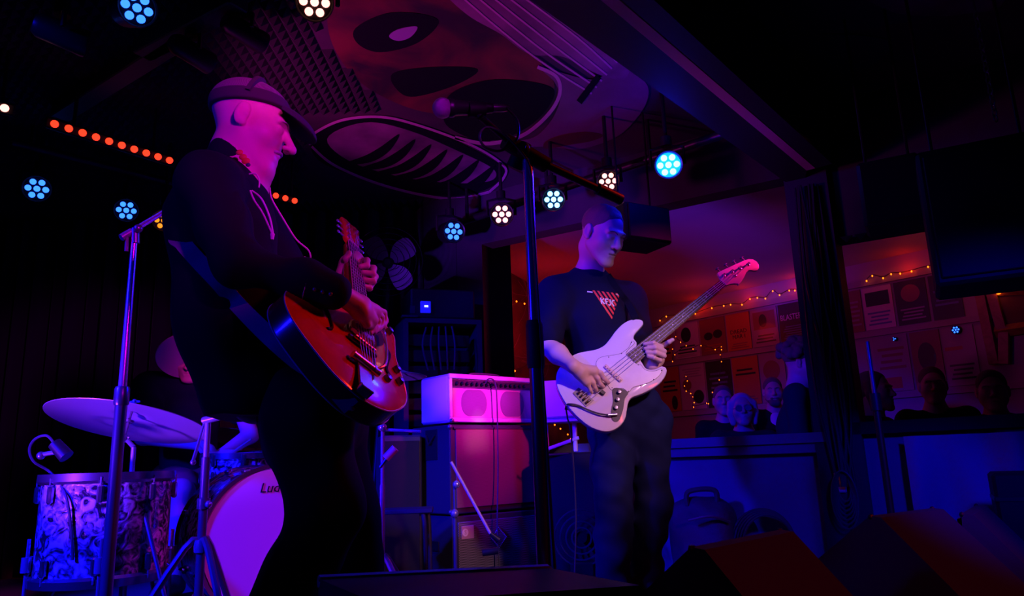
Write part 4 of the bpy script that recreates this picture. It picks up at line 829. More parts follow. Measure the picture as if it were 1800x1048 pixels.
# socket box and tangled cables on the post
q = WP(1478, 848, .05); t = thing('power_box', q, 'grey power box with a small orange light on the post', 'power box')
RW = np.array([WD, -WN, V(0, 0, 1)]).T
MB().box(q, (.05, .05, .10), RW, .006).build('box', 'roomwall', t); MB().ball(q+WN*.03+WD*.02, .005, 6).build('pilot_light', 'bulb', t)
m = MB(); rr = random.Random(5)
for k in range(9):
    x_ = rr.uniform(-.03, .09); pts = [V(*(post+WD*x_+WN*(.07+.008*k)))+V(0, 0, 2.02), V(*(post+WD*(x_+rr.uniform(-.03, .03))+WN*(.075+.008*k)))+V(0, 0, 1.5), V(*(post+WD*(x_+rr.uniform(-.04, .03))+WN*.09))+V(0, 0, .9), V(*(post+WD*(x_+rr.uniform(-.04, .04))+WN*.1))+V(0, 0, .45)]
    m.tube(smooth_pts(pts, 6), .006+.003*(k % 2), 6)
tag(m.build('cable_bundle', 'capel'), 'bundle of dark cables strapped down the black post', 'cables', kind='stuff')
m = MB()
for k in range(7):
    r_ = .05+.008*k; m.tube([q+WN*(.05+.004*k)+WD*(.02+r_*.6*math.cos(a))+V(0, 0, -.02-.01*k+r_*1.4*math.sin(a)) for a in np.linspace(0, 2*PI, 30)], .0045, 5, False)
tag(m.build('cable_tangle', 'cable'), 'tangle of looped cables hanging below the power box', 'cables', kind='stuff')
# tall stand right of the post
s0 = P(1524, 600, 3.05); t = thing('tall_stand', V(s0[0]+.0, s0[1], 0), 'tall thin chrome stand right of the black post', 'stand')
zs = lambda py: zy(py, 3.05, 1540)
MB().tube([V(s0[0], s0[1], zs(905)), V(s0[0], s0[1], zs(600))], .009, 10).build('upper_tube', 'dchrome', t); MB().tube([V(s0[0], s0[1], -.93), V(s0[0], s0[1], zs(718))], .014, 10).build('lower_tube', 'blackm', t); MB().lathe([(.022, 0), (.022, .07)], (s0[0], s0[1], zs(722))).build('clutch', 'blackm', t)
MB().lathe([(.18, 0), (.18, .02), (.02, .04)], (s0[0], s0[1], -.95), n=30).build('base', 'blackm', t)
# pale drape on the front low wall and a road case at the right edge
a0 = WP(1588, 757, .03); nx, nz = 60, 24; vs = []; fs = []
W_ = 1.05; top_z = ledz-.02
for i in range(nx+1):
    for j in range(nz+1):
        u = i/nx*W_; z = top_z-1.05*j/nz; fold = .022*math.sin(u*16+(top_z-z)*5.5)+.014*math.sin(u*31-(top_z-z)*3+1); p = V(a0[0], a0[1], z)+WD*u+WN*(.045+fold); vs.append(p)
n0 = len(vs); vs += [p-WN*.004 for p in vs]
for i in range(nx):
    for j in range(nz): k = i*(nz+1)+j; fs += [(k, k+1, k+nz+2, k+nz+1), (n0+k, n0+k+nz+1, n0+k+nz+2, n0+k+1)]
m = MB(); m.add(vs, fs); tag(m.build('wall_drape', 'sheet', None, True), 'pale blue lit drape hanging in folds on the front low wall', 'drape')
q = P(1795, 830, 2.98); t = thing('road_case', (q[0]+.08, q[1]+.05, 0), 'black road case at the right edge in front of the drape', 'case')
MB().box((q[0]+.08, q[1]+.05, q[2]/2), (.30, .26, q[2]), RZ(-.5), .012).build('body', 'black', t)
for z_ in (.08, q[2]-.1): MB().box((q[0]+.08, q[1]+.05, z_), (.305, .265, .02), RZ(-.5), .003).build('metal_edge', 'blackm', t)
# blue lamp reflections in the poster glass, built as small glowing clusters
for px_, py_, r_, n_l, lb in ((1680, 580, .030, 7, 'blue lamp reflection over the poster with a thin red line, built as a tiny glowing ring'), (1572, 596, .016, 4, 'smaller blue lamp reflection over the poster with a red strip, built as a glowing cluster')):
    c = FW(px_, py_, .06); t = thing('led_reflection', c, lb, 'reflection'); u_ = fdir; MB().lathe([(r_*1.25, -.03), (r_*1.25, 0), (.001, .001)], c, fn, 18).build('housing', 'black', t)
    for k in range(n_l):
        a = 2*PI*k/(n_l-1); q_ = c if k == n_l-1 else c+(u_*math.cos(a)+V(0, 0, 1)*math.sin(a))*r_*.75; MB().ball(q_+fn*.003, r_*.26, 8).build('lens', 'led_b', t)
# hanging speakers and chain
def hang_box(px, py, Y, dims, rz, label, led=False):
    c = P(px, py, Y); t = thing('hanging_speaker', c, label, 'speaker'); R = RZ(rz)
    MB().box(c, dims, R, .012).build('case', 'black', t); MB().box(c+R@V(0, -dims[1]/2-.004, 0), (dims[0]*.9, .012, dims[2]*.9), R, .004).build('grille', 'black', t)
    for s_ in (-1, 1): p = c+R@V(s_*dims[0]*.35, 0, dims[2]/2); MB().tube([p, V(p[0], p[1], ZC-.004)], .006, 6).build('bracket', 'black', t)
    if led: MB().ball(P(1116, 366, Y-dims[1]/2-.02), .006, 6).build('pilot_light', 'led_g', t)
    return t
hang_box(1118, 402, 3.75, (.30, .22, .20), .5, 'black speaker with tiny green light hanging behind the bass player head', True)
hang_box(1738, 385, 2.55, (.40, .30, .50), -.5, 'large black speaker hanging at the right edge')
hang_box(1568, 345, 2.92, (.23, .19, .28), -.5, 'smaller black speaker hanging right of the beam end')
ch = thing('hanging_chain', PZ(1735, 60, 2.35), 'short steel chain hanging from the ceiling at upper right', 'chain')
c1 = P(1733, 20, 2.35); c2 = P(1751, 212, 2.35); c1 = V(c2[0], c2[1], c1[2]); nl = 20
for k in range(nl):
    p = c1+(c2-c1)*k/nl; q_ = c1+(c2-c1)*(k+1.25)/nl; mid = (p+q_)/2; hl = (p-q_)[2]/2; d_ = V(1, .3, 0) if k % 2 else V(-.3, 1, 0); d_ = unit(d_)
    MB().tube([mid+d_*.008*math.cos(a)+V(0, 0, hl*math.sin(a)) for a in np.linspace(0, 2*PI, 14)], .0024, 5, False).build('link', 'dchrome', ch)
MB().tube([V(c2[0], c2[1], c1[2]), V(c2[0], c2[1], ZC-.002)], .004, 6).build('hook', 'dchrome', ch)
# ceiling cable tangle at top right of the beam
tag(MB().tube(smooth_pts([PZ(x, y, 2.44) for x, y in ((1255, 5), (1285, 28), (1300, 12), (1330, 25), (1360, 18), (1388, 40), (1375, 60))], 6), .006, 6).build('ceiling_cable', 'cable'), 'loose cable sagging on the ceiling right of the beam', 'cable')

# ------------------------------------------------------------------ wedge monitors at the stage edge
def wedge(pa, pb, z, w1, d1, w2, d2, label, m='redtolex', cut=.10):
    a = PZ(*pa, z); b = PZ(*pb, z); d = unit(b-a); n = unit(np.cross(d, V(0, 0, 1))); n = n if n[0] > 0 else -n   # n: towards the audience side
    t = thing('wedge_monitor', ((a+b)/2)*V(1, 1, 0), label, 'stage monitor')
    def prof(p): return [p, p+n*.035+V(0, 0, -.004), p+n*w1+V(0, 0, -d1), V(*(p+n*(w1-.04))[:2], .0), V(*(p-n*(w2-.02))[:2], .0), p-n*w2+V(0, 0, -d2)]
    A_, B_ = prof(a), prof(b)
    MB().prism(A_, b-a).build('case', m, t, False)
    g0, g1 = a-n*.02+V(0, 0, -.02), a-n*(w2-.02)+V(0, 0, -d2+.02); dd = unit(g1-g0); nn = unit(np.cross(d, dd)); nn = nn if nn[2] > 0 else -nn
    MB().prism([g0+d*.03, g1+d*.03, g1+(b-a)-d*.03, g0+(b-a)-d*.03], nn*.006).build('grille', 'blackm', t, False)
    for p, s_ in ((a, 1), (b, -1)):
        for q_ in ((0, 0), (w1*.98, -d1)): MB().ball(p+n*q_[0]+V(0, 0, q_[1]-.004)+d*s_*.006, .010, 6).build('corner', 'blackm', t)
    return t
wedge((1214, 962), (1372, 931), .42, .36, .36, .42, .33, 'nearer reddish wedge monitor at the bottom, right of the bass player')
wedge((1529, 907), (1640, 893), .42, .38, .36, .46, .33, 'larger reddish brown wedge monitor at the lower right')
wedge((1690, 903), (1716, 888), .40, .30, .34, .03, .31, 'narrow dark wedge monitor behind the one at lower right')
a = P(560, 1018, 1.38); b = P(962, 998, 1.62)
t = thing('wedge_monitor', ((a+b)/2)*V(1, 1, 0), 'low black monitor with blue lit top edge across the bottom centre', 'stage monitor')
d = unit(b-a); n = unit(np.cross(V(0, 0, 1), d)); n = n if n[1] < 0 else -n; b2 = b+d*.03+V(0, 0, -.03)
MB().prism([a, b, b2, V(b2[0], b2[1], 0), V(a[0], a[1], 0)], n*.30).build('case', 'black', t, False)
MB().tube([a+V(0, 0, -.004), b+V(0, 0, -.004), b2], .011, 8).build('edge_trim', 'edge', t)
# ------------------------------------------------------------------ bass guitar (local x: butt to head, y: towards the bass side, z: front)
def ortho(Mx):
    a, w_, n_ = np.array(Mx).T; a = unit(a); w_ = unit(w_-a*(w_@a)); return np.array([a, w_, np.cross(a, w_)]).T
MBs = ortho([[0.795, -0.605, 0.047], [0.177, 0.156, -0.972], [0.58, 0.781, 0.231]]); tBs = V(.228, 3.146, .82)
MGt = ortho([[-0.208, -0.603, 0.77], [0.722, -0.626, -0.295], [0.66, 0.495, 0.566]]); tGt = V(-.381, 1.773, .799)
def onplane(Mx, t0, px, py, z):
    d = ray(px, py); n_ = Mx[:, 2]; p0 = t0+n_*z; return C0+d*(((p0-C0)@n_)/(d@n_))
def PB(px, py, z=.02): return onplane(MBs, tBs, px, py, z)
def c3(x, y, z=.02): return PB(970+x/4.367, 540+y/4.367, z)
def c4(x, y, z=.0): return PB(1230+x/10.48, 430+y/10.48, z)
def LB(x, y, z): return tBs+MBs@V(x, y, z)
nB = MBs[:, 2]; nG = MGt[:, 2]
def slab(top_pts, n_, thick, bev=.006, mb=None):
    """solid body with rounded edges from a closed outline of 3-D points on its front"""
    m = mb or MB(); p = [V(*q) for q in top_pts]; N = len(p); c = sum(p)/N
    inn = []
    for i in range(N):
        t_ = unit(p[(i+1) % N]-p[i-1]); q = unit(np.cross(n_, t_)); inn.append(q)
    area = sum(np.cross(p[i]-c, p[(i+1) % N]-c)@n_ for i in range(N))
    if area < 0: inn = [-q for q in inn]
    rings = []
    for off, dep in ((bev, 0), (bev*.3, -bev*.3), (0, -bev), (0, -thick+bev), (bev*.3, -thick+bev*.3), (bev, -thick)):
        rings += [p[i]+inn[i]*off+n_*dep for i in range(N)]
    fs = [(k*N+i, (k+1)*N+i, (k+1)*N+(i+1) % N, k*N+(i+1) % N) for k in range(5) for i in range(N)]
    fs += [tuple(range(N)), tuple(5*N+i for i in range(N))[::-1]]
    if area < 0: fs = [f[::-1] for f in fs]
    m.add(rings, fs); return m
bass = thing('bass_guitar', tBs, 'white electric bass guitar with pinkish headstock held by the man in the black t-shirt', 'bass guitar', R=MBs)
outl = [(655, 272), (632, 240), (640, 205), (675, 165), (703, 130), (698, 102), (665, 91), (600, 96), (540, 130), (490, 180), (450, 235), (405, 288), (345, 320), (270, 335), (200, 350), (140, 380), (85, 430), (48, 480), (35, 530), (38, 600), (65, 670), (110, 745), (160, 805), (215, 860), (280, 910), (340, 940), (400, 955), (450, 952), (500, 930), (545, 890), (570, 840), (580, 780), (592, 725), (618, 692), (665, 675), (730, 648), (800, 608), (850, 563), (880, 512), (884, 475), (866, 455), (838, 452), (800, 470), (760, 477), (722, 465), (700, 432), (680, 400), (650, 330)]
slab(smooth_pts([c3(x, y) for x, y in outl], 3, True), nB, .040, .007).build('body', 'bassw', bass)
pg = [(612, 262), (596, 300), (560, 335), (520, 358), (460, 370), (400, 378), (355, 398), (337, 440), (360, 500), (420, 590), (462, 640), (540, 625), (588, 655), (625, 618), (690, 600), (760, 575), (818, 535), (848, 490), (838, 474), (800, 488), (755, 492), (712, 478), (685, 445), (662, 440), (600, 400), (570, 350), (635, 280)]
pgp = [V(*c3(x, y)) for x, y in pg]
MB().prism([p+nB*.0003 for p in smooth_pts(pgp, 3, True)], nB*.0014).build('pickguard_edge', 'dark_line', bass, False)
cpg = sum(pgp)/len(pgp)
def shrink(pts, d, n_):
    N = len(pts); c = sum(pts)/N; ar = sum(np.cross(pts[i]-c, pts[(i+1) % N]-c)@n_ for i in range(N)); o_ = []
    for i in range(N): t_ = unit(pts[(i+1) % N]-pts[i-1]); q = unit(np.cross(n_, t_)); o_.append(pts[i]+(q if ar > 0 else -q)*d)
    return o_
pf = shrink(smooth_pts(pgp, 3, True), .0016, nB)
MB().prism([p+nB*.0008 for p in pf], nB*.0016).build('pickguard', 'pearl', bass, False)
for x, y in ((612, 272), (536, 356), (437, 384), (664, 443), (843, 486), (781, 556), (682, 602), (588, 647), (463, 620)): MB().lathe([(.0025, 0), (.0022, .0010), (.001, .0014)], c3(x, y, .0225), nB, 8).build('screw', 'dark_line', bass)
cpo = [(465, 632), (520, 624), (586, 656), (560, 705), (548, 780), (522, 860), (492, 882), (462, 862), (455, 800), (470, 720)]
MB().prism([p for p in smooth_pts([c3(x, y, .0205) for x, y in cpo], 3, True)], nB*.0025).build('control_plate', 'blackm', bass, False)
for x, y in ((515, 655), (503, 712), (490, 775)): MB().lathe([(.0085, 0), (.0085, .009), (.0075, .012), (.001, .0125)], c3(x, y, .023), nB, 16).build('knob', 'dchrome', bass)
MB().lathe([(.008, 0), (.007, .004)], c3(490, 828, .023), nB, 12).tube([c3(500, 825, .03), c3(430, 828, .034)], .0055, 10).build('jack_plug', 'chrome', bass)
tag(MB().tube(smooth_pts([c3(430, 828, .034), c3(360, 818, .032), c3(280, 790, .030), c3(200, 755, .030), c3(140, 745, .03), c3(110, 760, .0), c3(120, 850, -.06), c3(150, 1000, -.1), P(1012, 900, 3.35), P(1010, 1010, 3.4), P(1008, 1034, 3.4)], 6), .0036, 7).build('instrument_cable', 'cable'), 'black cable from the bass guitar jack running over its white body and down', 'cable')
# bridge, pickups, strings, neck
bq = [(160, 662), (205, 618), (322, 718), (262, 768)]
MB().prism([c3(x, y, .0205) for x, y in bq], nB*.003).build('bridge_plate', 'dchrome', bass, False)
bd = unit(c3(322, 718)-c3(205, 618)); ba = MBs[:, 0]
for k in range(4):
    p = c3(205, 640, .029)*(1-(k+.5)/4)+c3(290, 735, .029)*((k+.5)/4); MB().tube([p-ba*.012, p+ba*.012], .0052, 8).build('saddle', 'gold', bass)
def bar_on(pA, pB, w_, h_, n_, name, m, par_, z=0): 
    d = unit(pB-pA); R = np.array([d, np.cross(n_, d), n_]).T; MB().box((pA+pB)/2+n_*z, (np.linalg.norm(pB-pA), w_, h_), R, .003).build(name, m, par_)
bar_on(c3(405, 448, .026), c3(534, 568, .026), .018, .012, nB, 'neck_pickup', 'pinkcream', bass)
for k in range(8): q = c3(405, 448, .0325)*(1-(k+.5)/8)+c3(534, 568, .0325)*((k+.5)/8); MB().lathe([(.0025, 0), (.0022, .001)], q, nB, 8).build('pole_piece', 'dark_line', bass)
bar_on(c3(345, 625, .026), c3(405, 668, .026), .018, .012, nB, 'bridge_pickup', 'dark_line', bass)
nutA, nutB = c4(385, 655, .024), c4(490, 745, .024); endA, endB = c3(572, 360, .024), c3(650, 432, .024)
MB().prism([endA, endB, nutB, nutA], -nB*.006).build('fretboard', 'rose', bass, False)
nk = MB(); ca, cb_ = (endA+endB)/2, (nutA+nutB)/2; wd_ = unit(nutB-nutA)
for (c_, w_) in ((ca-ba*.03, .031), (cb_, .021)): pass
nk.prism([endA-nB*.006, endB-nB*.006, nutB-nB*.006, nutA-nB*.006], -nB*.003)

for k_ in range(1):
    vs = []; wdv = unit(endB-endA)
    for c_, w_, dp_ in ((ca, .031, .020), (cb_, .021, .016)):
        for a in np.linspace(0, PI, 9): vs.append(c_-nB*.006+wdv*w_*math.cos(a)-nB*dp_*math.sin(a))
    nk.add(vs, [(i, i+1, 10+i, 9+i) for i in range(8)])
nk.build('neck', 'maple', bass)
for k in range(20):
    t_ = 1-(2**(-k/12)-2**(-20/12))/(1-2**(-20/12)); t_ = t_; pa = nutA*(1-t_)+endA*t_; pb = nutB*(1-t_)+endB*t_
    if k: MB().tube([pa+nB*.0005, pb+nB*.0005], .0011, 4).build('fret', 'steel', bass)
for k in (3, 5, 7, 9, 12, 15, 17, 19):
    f = lambda k_: 1-(2**(-k_/12)-2**(-20/12))/(1-2**(-20/12)); t_ = (f(k)+f(k-1))/2; MB().lathe([(.0032, 0), (.003, .0004)], (nutA+nutB)/2*(1-t_)+(endA+endB)/2*t_+nB*.0002, nB, 10).build('inlay_dot', 'pearl', bass)
    MB().lathe([(.0018, 0), (.0016, .0006)], nutB*(1-t_)+endB*t_-nB*.003, wd_, 8).build('side_dot', 'pearl', bass)
MB().tube([nutA+nB*.001, nutB+nB*.001], .0028, 6).build('nut', 'pearl', bass)
hs = [(325, 530), (345, 508), (470, 448), (600, 388), (720, 335), (820, 290), (900, 266), (980, 270), (1050, 310), (1090, 370), (1095, 430), (1060, 475), (1000, 482), (940, 468), (900, 472), (860, 512), (820, 600), (770, 680), (718, 740), (700, 722), (640, 716), (560, 727), (495, 752), (385, 652)]
slab([c4(x, y, .012) for x, y in hs], nB, .014, .002).build('headstock', mat('headstock_lacquer', (.84, .62, .52), .25, coat=.5), bass)
posts = [(440, 575), (590, 505), (740, 440), (890, 370)]
for k, (x, y) in enumerate(posts):
    MB().lathe([(.0085, 0), (.0085, .002), (.0055, .003), (.0055, .014), (.0065, .016), (.001, .016)], c4(x, y, .012), nB, 14).build('tuner_post', 'chrome', bass)
    kp = c4(x-120, y-130, -.006); MB().tube([c4(x-30, y-40, -.006), kp], .004, 6).ball(kp, (.012, .004, .009), 8, MBs).build('tuner_key', 'dchrome', bass)
MB().lathe([(.007, 0), (.007, .004), (.003, .006)], c4(655, 575, .012), nB, 12).build('string_tree', 'chrome', bass)
br = [c3(205, 640, .036)*(1-(k+.5)/4)+c3(290, 735, .036)*((k+.5)/4) for k in range(4)]
for k in range(4):
    nq = nutA*(1-(k+.6)/4.2)+nutB*((k+.6)/4.2)+nB*.003; MB().tube([br[k], nq, c4(*posts[k], .022)], .0017, 5).build('string', 'steel', bass)
MB().prism([c3(110, 735, .015), c3(150, 745, .015), c3(140, 765, .015), c3(105, 760, .015)], -nB*.05).build('strap_end', 'strap', bass)

# ------------------------------------------------------------------ hollow body guitar
def PG(px, py, z=.03): return onplane(MGt, tGt, px, py, z)
def LG(x, y, z=0.): return tGt+MGt@V(x, y, z)
gt = thing('hollow_body_guitar', tGt, 'orange red hollow body guitar with chrome vibrato tailpiece held by the man in the cap', 'guitar', R=MGt)
go = [(-.036, 0), (-.015, .08), (.035, .155), (.09, .212), (.15, .236), (.21, .228), (.275, .192), (.34, .168), (.40, .166), (.455, .148), (.49, .10), (.497, .04), (.472, -.02), (.435, -.055), (.43, -.10), (.45, -.142), (.425, -.170), (.37, -.168), (.30, -.162), (.25, -.17), (.18, -.182), (.11, -.178), (.045, -.145), (-.012, -.085)]
gp = smooth_pts([V(x, y, 0) for x, y in go], 5, True); N = len(gp); cg = V(.2, .02, 0)
def ring(sc, z): return [LG(*(cg+(p-cg)*sc)[:2], z) for p in gp]
def dome(z0, z1, name, m):
    mb = MB(); vs = []; L = [(1.0, 0), (.985, .1), (.95, .22), (.88, .45), (.75, .75), (.55, .95), (.3, 1.0), (.02, 1.0)]
    for sc, h_ in L: vs += ring(sc, z0+(z1-z0)*h_)
    fs = [(k*N+i, k*N+(i+1) % N, (k+1)*N+(i+1) % N, (k+1)*N+i) for k in range(len(L)-1) for i in range(N)]+[tuple((len(L)-1)*N+i for i in range(N))]
    if (z1 > z0): fs = [f[::-1] for f in fs]
    mb.add(vs, fs); return mb.build(name, m, gt)
dome(.012, .028, 'top', 'gtop'); dome(-.048, -.060, 'back', 'gside')
mb = MB(); mb.add(ring(1, .012)+ring(1, -.048), [(i, (i+1) % N, N+(i+1) % N, N+i) for i in range(N)]); mb.build('sides', 'gside', gt)
for z_ in (.011, -.047): MB().tube(ring(1.0, z_)+[ring(1.0, z_)[0]], .0022, 6, False).build('binding', 'binding', gt)
# f-holes, pickguard, pickups, bridge, vibrato
for y0, s_ in ((.105, 1), (-.095, -1)):
    pts = smooth_pts([LG(.26, y0+.012*s_, .0285), LG(.24, y0+.018*s_, .0285), LG(.20, y0+.006*s_, .029), LG(.15, y0-.004*s_, .0285), LG(.13, y0+.010*s_, .0275)], 5); MB().tube(pts, .005, 6).build('f_hole', 'black', gt)
MB().prism([LG(.42, -.02, .040), LG(.40, -.085, .038), (LG(.32, -.10, .038)), LG(.24, -.075, .038), LG(.20, -.045, .038), LG(.20, -.036, .038), LG(.42, -.012, .04)], nG*.003).build('pickguard', 'pick', gt, False)
for xx in (.225, .385):
    R_ = MGt; MB().box(LG(xx, 0, .036), (.038, .085, .018), R_, .004).build('pickup', 'chrome', gt); 
    for k in range(6): MB().lathe([(.003, 0), (.0025, .0015)], LG(xx+.008, -.026+.0104*k, .045), nG, 8).build('pole_screw', 'dchrome', gt)
MB().box(LG(.165, 0, .034), (.014, .10, .010), MGt, .003).build('bridge_base', 'rose', gt); MB().tube([LG(.165, -.035, .044), LG(.165, .035, .044)], .0055, 8).build('bridge_saddle', 'gold', gt)
MB().box(LG(.035, 0, .033), (.11, .045, .006), MGt, .002).box(LG(-.025, 0, .02), (.012, .04, .04), MGt, .002).build('tailpiece_frame', 'chrome', gt)
MB().tube([LG(.075, -.045, .040), LG(.075, .045, .040)], .010, 14).build('tailpiece_roller', 'chrome', gt)
MB().tube(smooth_pts([LG(.075, -.03, .045), LG(.10, -.05, .058), (LG(.17, -.06, .062)), LG(.26, -.062, .060)], 6), .0045, 8).ball(LG(.265, -.062, .060), (.012, .008, .005), 8, MGt).build('vibrato_arm', 'chrome', gt)
MB().lathe([(.009, 0), (.009, .02)], LG(.075, -.03, .03), nG, 12).build('vibrato_spring', 'steel', gt)
for x_, y_ in ((.11, -.09), (.145, -.14), (.195, -.135), (.39, -.13), (.39, .125)): MB().lathe([(.011, 0), (.0115, .004), (.009, .014), (.001, .016)], LG(x_, y_, .024), nG, 16).build('knob', 'dchrome', gt)
MB().lathe([(.006, 0), (.004, .008), (.008, .014), (.001, .018)], LG(-.035, .0, -.018), -MGt[:, 0], 12).build('strap_button', 'chrome', gt)
# neck and headstock
fa, fb_ = [LG(.46, .028, .046), LG(.46, -.028, .046)], [LG(.785, .0215, .040), LG(.785, -.0215, .040)]
MB().prism([LG(.40, .029, .047), LG(.40, -.029, .047), fb_[1], fb_[0]], -nG*.006).build('fretboard', 'rose', gt, False)
for s_ in (1, -1): MB().tube([LG(.40, .0292*s_, .045), LG(.785, .0217*s_, .038)], .0016, 5).build('neck_binding', 'binding', gt)
MB().tube([LG(.42, 0, .010), LG(.47, 0, .014), LG(.79, 0, .019)], [.028, .026, .0195], 14).build('neck', 'gside', gt)
for k in range(1, 21):
    x_ = .165+.62*2**(-k/12); w_ = .0215+(.785-x_)/.385*.0075; MB().tube([LG(x_, w_, .0415+.0055*(.785-x_)/.385), LG(x_, -w_, .0415+.0055*(.785-x_)/.385)], .0011, 4).build('fret', 'steel', gt)
slab([LG(x, y, .036) for x, y in ((.79, .022), (.80, .030), (.84, .034), (.90, .036), (.955, .042), (.965, .02), (.955, 0), (.965, -.02), (.955, -.042), (.90, -.036), (.84, -.034), (.80, -.030), (.79, -.022))], nG, .014, .002).build('headstock', 'gtop', gt)
for k in range(3):
    for s_ in (1, -1):
        c_ = LG(.82+.045*k, .020*s_, .036); MB().lathe([(.005, 0), (.004, .012)], c_, nG, 10).build('tuner_post', 'chrome', gt); q = LG(.82+.045*k, .055*s_, .028); MB().tube([LG(.82+.045*k, .03*s_, .028), q], .003, 6).ball(q, (.009, .006, .004), 8, MGt).build('tuner_key', 'chrome', gt)
MB().tube([LG(.785, .022, .041), LG(.785, -.022, .041)], .003, 6).build('nut', 'binding', gt)
for k in range(6): MB().tube([LG(.075, -.022+.0088*k, .050), LG(.165, -.026+.0104*k, .050), LG(.785, -.018+.0072*k, .0445), LG(.82+.045*(k % 3), .020*(1 if k > 2 else -1), .045)], .0009, 5).build('string', 'steel', gt)

# ------------------------------------------------------------------ people
def headframe(fwd, roll=0.):
    f = unit(fwd); r = unit(np.cross(f, V(0, 0, 1))); u = np.cross(r, f)
    if roll: r, u = r*math.cos(roll)+u*math.sin(roll), -r*math.sin(roll)+u*math.cos(roll)
    return np.array([r, f, u]).T
def head_blob(B, c, H, s=1., nose=1., jaw=1.):
    c = V(*c); q = lambda x, y, z: c+H@(V(x, y, z)*s)
    B.el(q(0, -.018, .045), (.076*s, .098*s, .083*s), H, .03)
    B.el(q(0, .030, -.015), (.060*s, .062*s, .085*s), H, .03)
    for e in (-1, 1):
        B.rc(q(.052*e, .005, -.045), q(.018*e, .076, -.098), .022*s*jaw, .019*s, .03)
        B.el(q(.039*e, .054, -.020), (.026*s, .026*s, .024*s), H, .045)
        B.rc(q(.010*e, .091, .030), q(.045*e, .078, .030), .0105*s, .010*s, .014)
    B.el(q(0, .082, -.100), (.021*s, .017*s, .016*s), H, .02)
    B.el(q(0, .075, -.062), (.030*s, .024*s, .026*s), H, .02)
    for e in (-1, 1):
        B.el(q(.032*e, .101, .006), (.015*s, .0115*s, .010*s), H, .026, -1)
    for e in (-1, 1): B.el(q(.031*e, .079, .006), (.0135*s, .0135*s, .0125*s), H, .004)
    for e in (-1, 1):
        B.rc(q(.020*e, .0885, .011), q(.043*e, .083, .010), .0036*s, .003*s, .008)
        B.rc(q(.020*e, .0860, -.004), q(.042*e, .081, -.003), .003*s, .003*s, .012)
    B.rc(q(0, .092, .018), q(0, .112*nose, -.020), .0085*s, .0115*s, .012); B.el(q(0, .114*nose, -.024), (.0115*s, .011*s, .010*s), H, .008)
    for e in (-1, 1): B.el(q(.0125*e, .100*nose, -.027), (.0085*s, .010*s, .0075*s), H, .006); B.el(q(.008*e, .106*nose, -.036), (.004*s, .006*s, .004*s), H, .003, -1)
    B.rc(q(-.018, .090, -.055), q(0, .097, -.052), .005*s, .0065*s, .006); B.rc(q(.018, .090, -.055), q(0, .097, -.052), .005*s, .0065*s, .006)
    B.rc(q(-.015, .090, -.068), q(.015, .090, -.068), .0075*s, .0075*s, .006); B.rc(q(-.021, .098, -.060), q(.021, .098, -.060), .0022*s, .0022*s, .003, -1)
    for e in (-1, 1):
        Re = H@np.array([[math.cos(.35*e), -math.sin(.35*e)*1, 0], [math.sin(.35*e), math.cos(.35*e), 0], [0, 0, 1]])
        B.el(q(.081*e, -.006, .002), (.0085*s, .019*s, .033*s), Re, .006); B.el(q(.091*e, -.002, .006), (.007*s, .010*s, .020*s), Re, .005, -1); B.el(q(.079*e, .004, -.022), (.007*s, .009*s, .010*s), H, .006)
        B.el(q(.082*e, .008, .0), (.004*s, .005*s, .007*s), H, .004)
    return q
def face_bits(q, H, s, par_, brow='hairb', lips=True):
    for e in (-1, 1):
        MB().ball(q(.0305*e, .0800, .0045), .0100*s, 14).build('eye', 'eye', par_); MB().ball(q(.0305*e, .0860, .0020), (.005*s, .0035*s, .005*s), 10, H).build('iris', 'iris', par_)
        MB().tube(smooth_pts([q(.013*e, .1005, .026), q(.03*e, .0975, .034), q(.047*e, .087, .029)], 5), [.0022*s]*10+[.001], 6).build('eyebrow', brow, par_)
def finger(B, pts, r0, r1, k=.005): pts = [V(*p) for p in pts]; n_ = len(pts); B.chain(pts, [r0+(r1-r0)*i/(n_-1) for i in range(n_)], k)

# ---- guitarist
YG = 1.93
gz = P(400, 900, YG)
G = thing('person', V(-.62, 1.98, 0), 'person in black western shirt and patterned cap, back to the camera, playing a red guitar', 'person')
hc_ = P(439, 224, YG); Hg = headframe(V(.93, .16, -.33)); sG = 1.05
B = Blob(.0034, .03); q = head_blob(B, hc_, Hg, sG, 1.11)
nb = P(417, 300, YG+.02); B.chain([q(0, -.022, -.02), q(0, -.008, -.07), nb, nb+V(-.02, 0, -.09)], [.056, .056, .064, .080], .03)
shR, shL = P(368, 325, YG-.13), P(415, 338, YG+.20)
elR = P(425, 462, 1.77); wrR = PG(592, 512, .085)
elL = P(560, 565, 2.30); wrL = P(607, 500, 2.27)
chest = P(400, 400, YG+.03); belly = P(412, 560, YG+.05); hip = P(450, 700, YG+.08)
B.chain([nb, chest, belly, hip], [.075, .10, .09, .07], .06); B.rc(shR, shL, .05, .05, .05)
B.chain([shR, elR, wrR], [.048, .040, .026], .02); B.chain([shL, elL, wrL], [.048, .040, .028], .02)
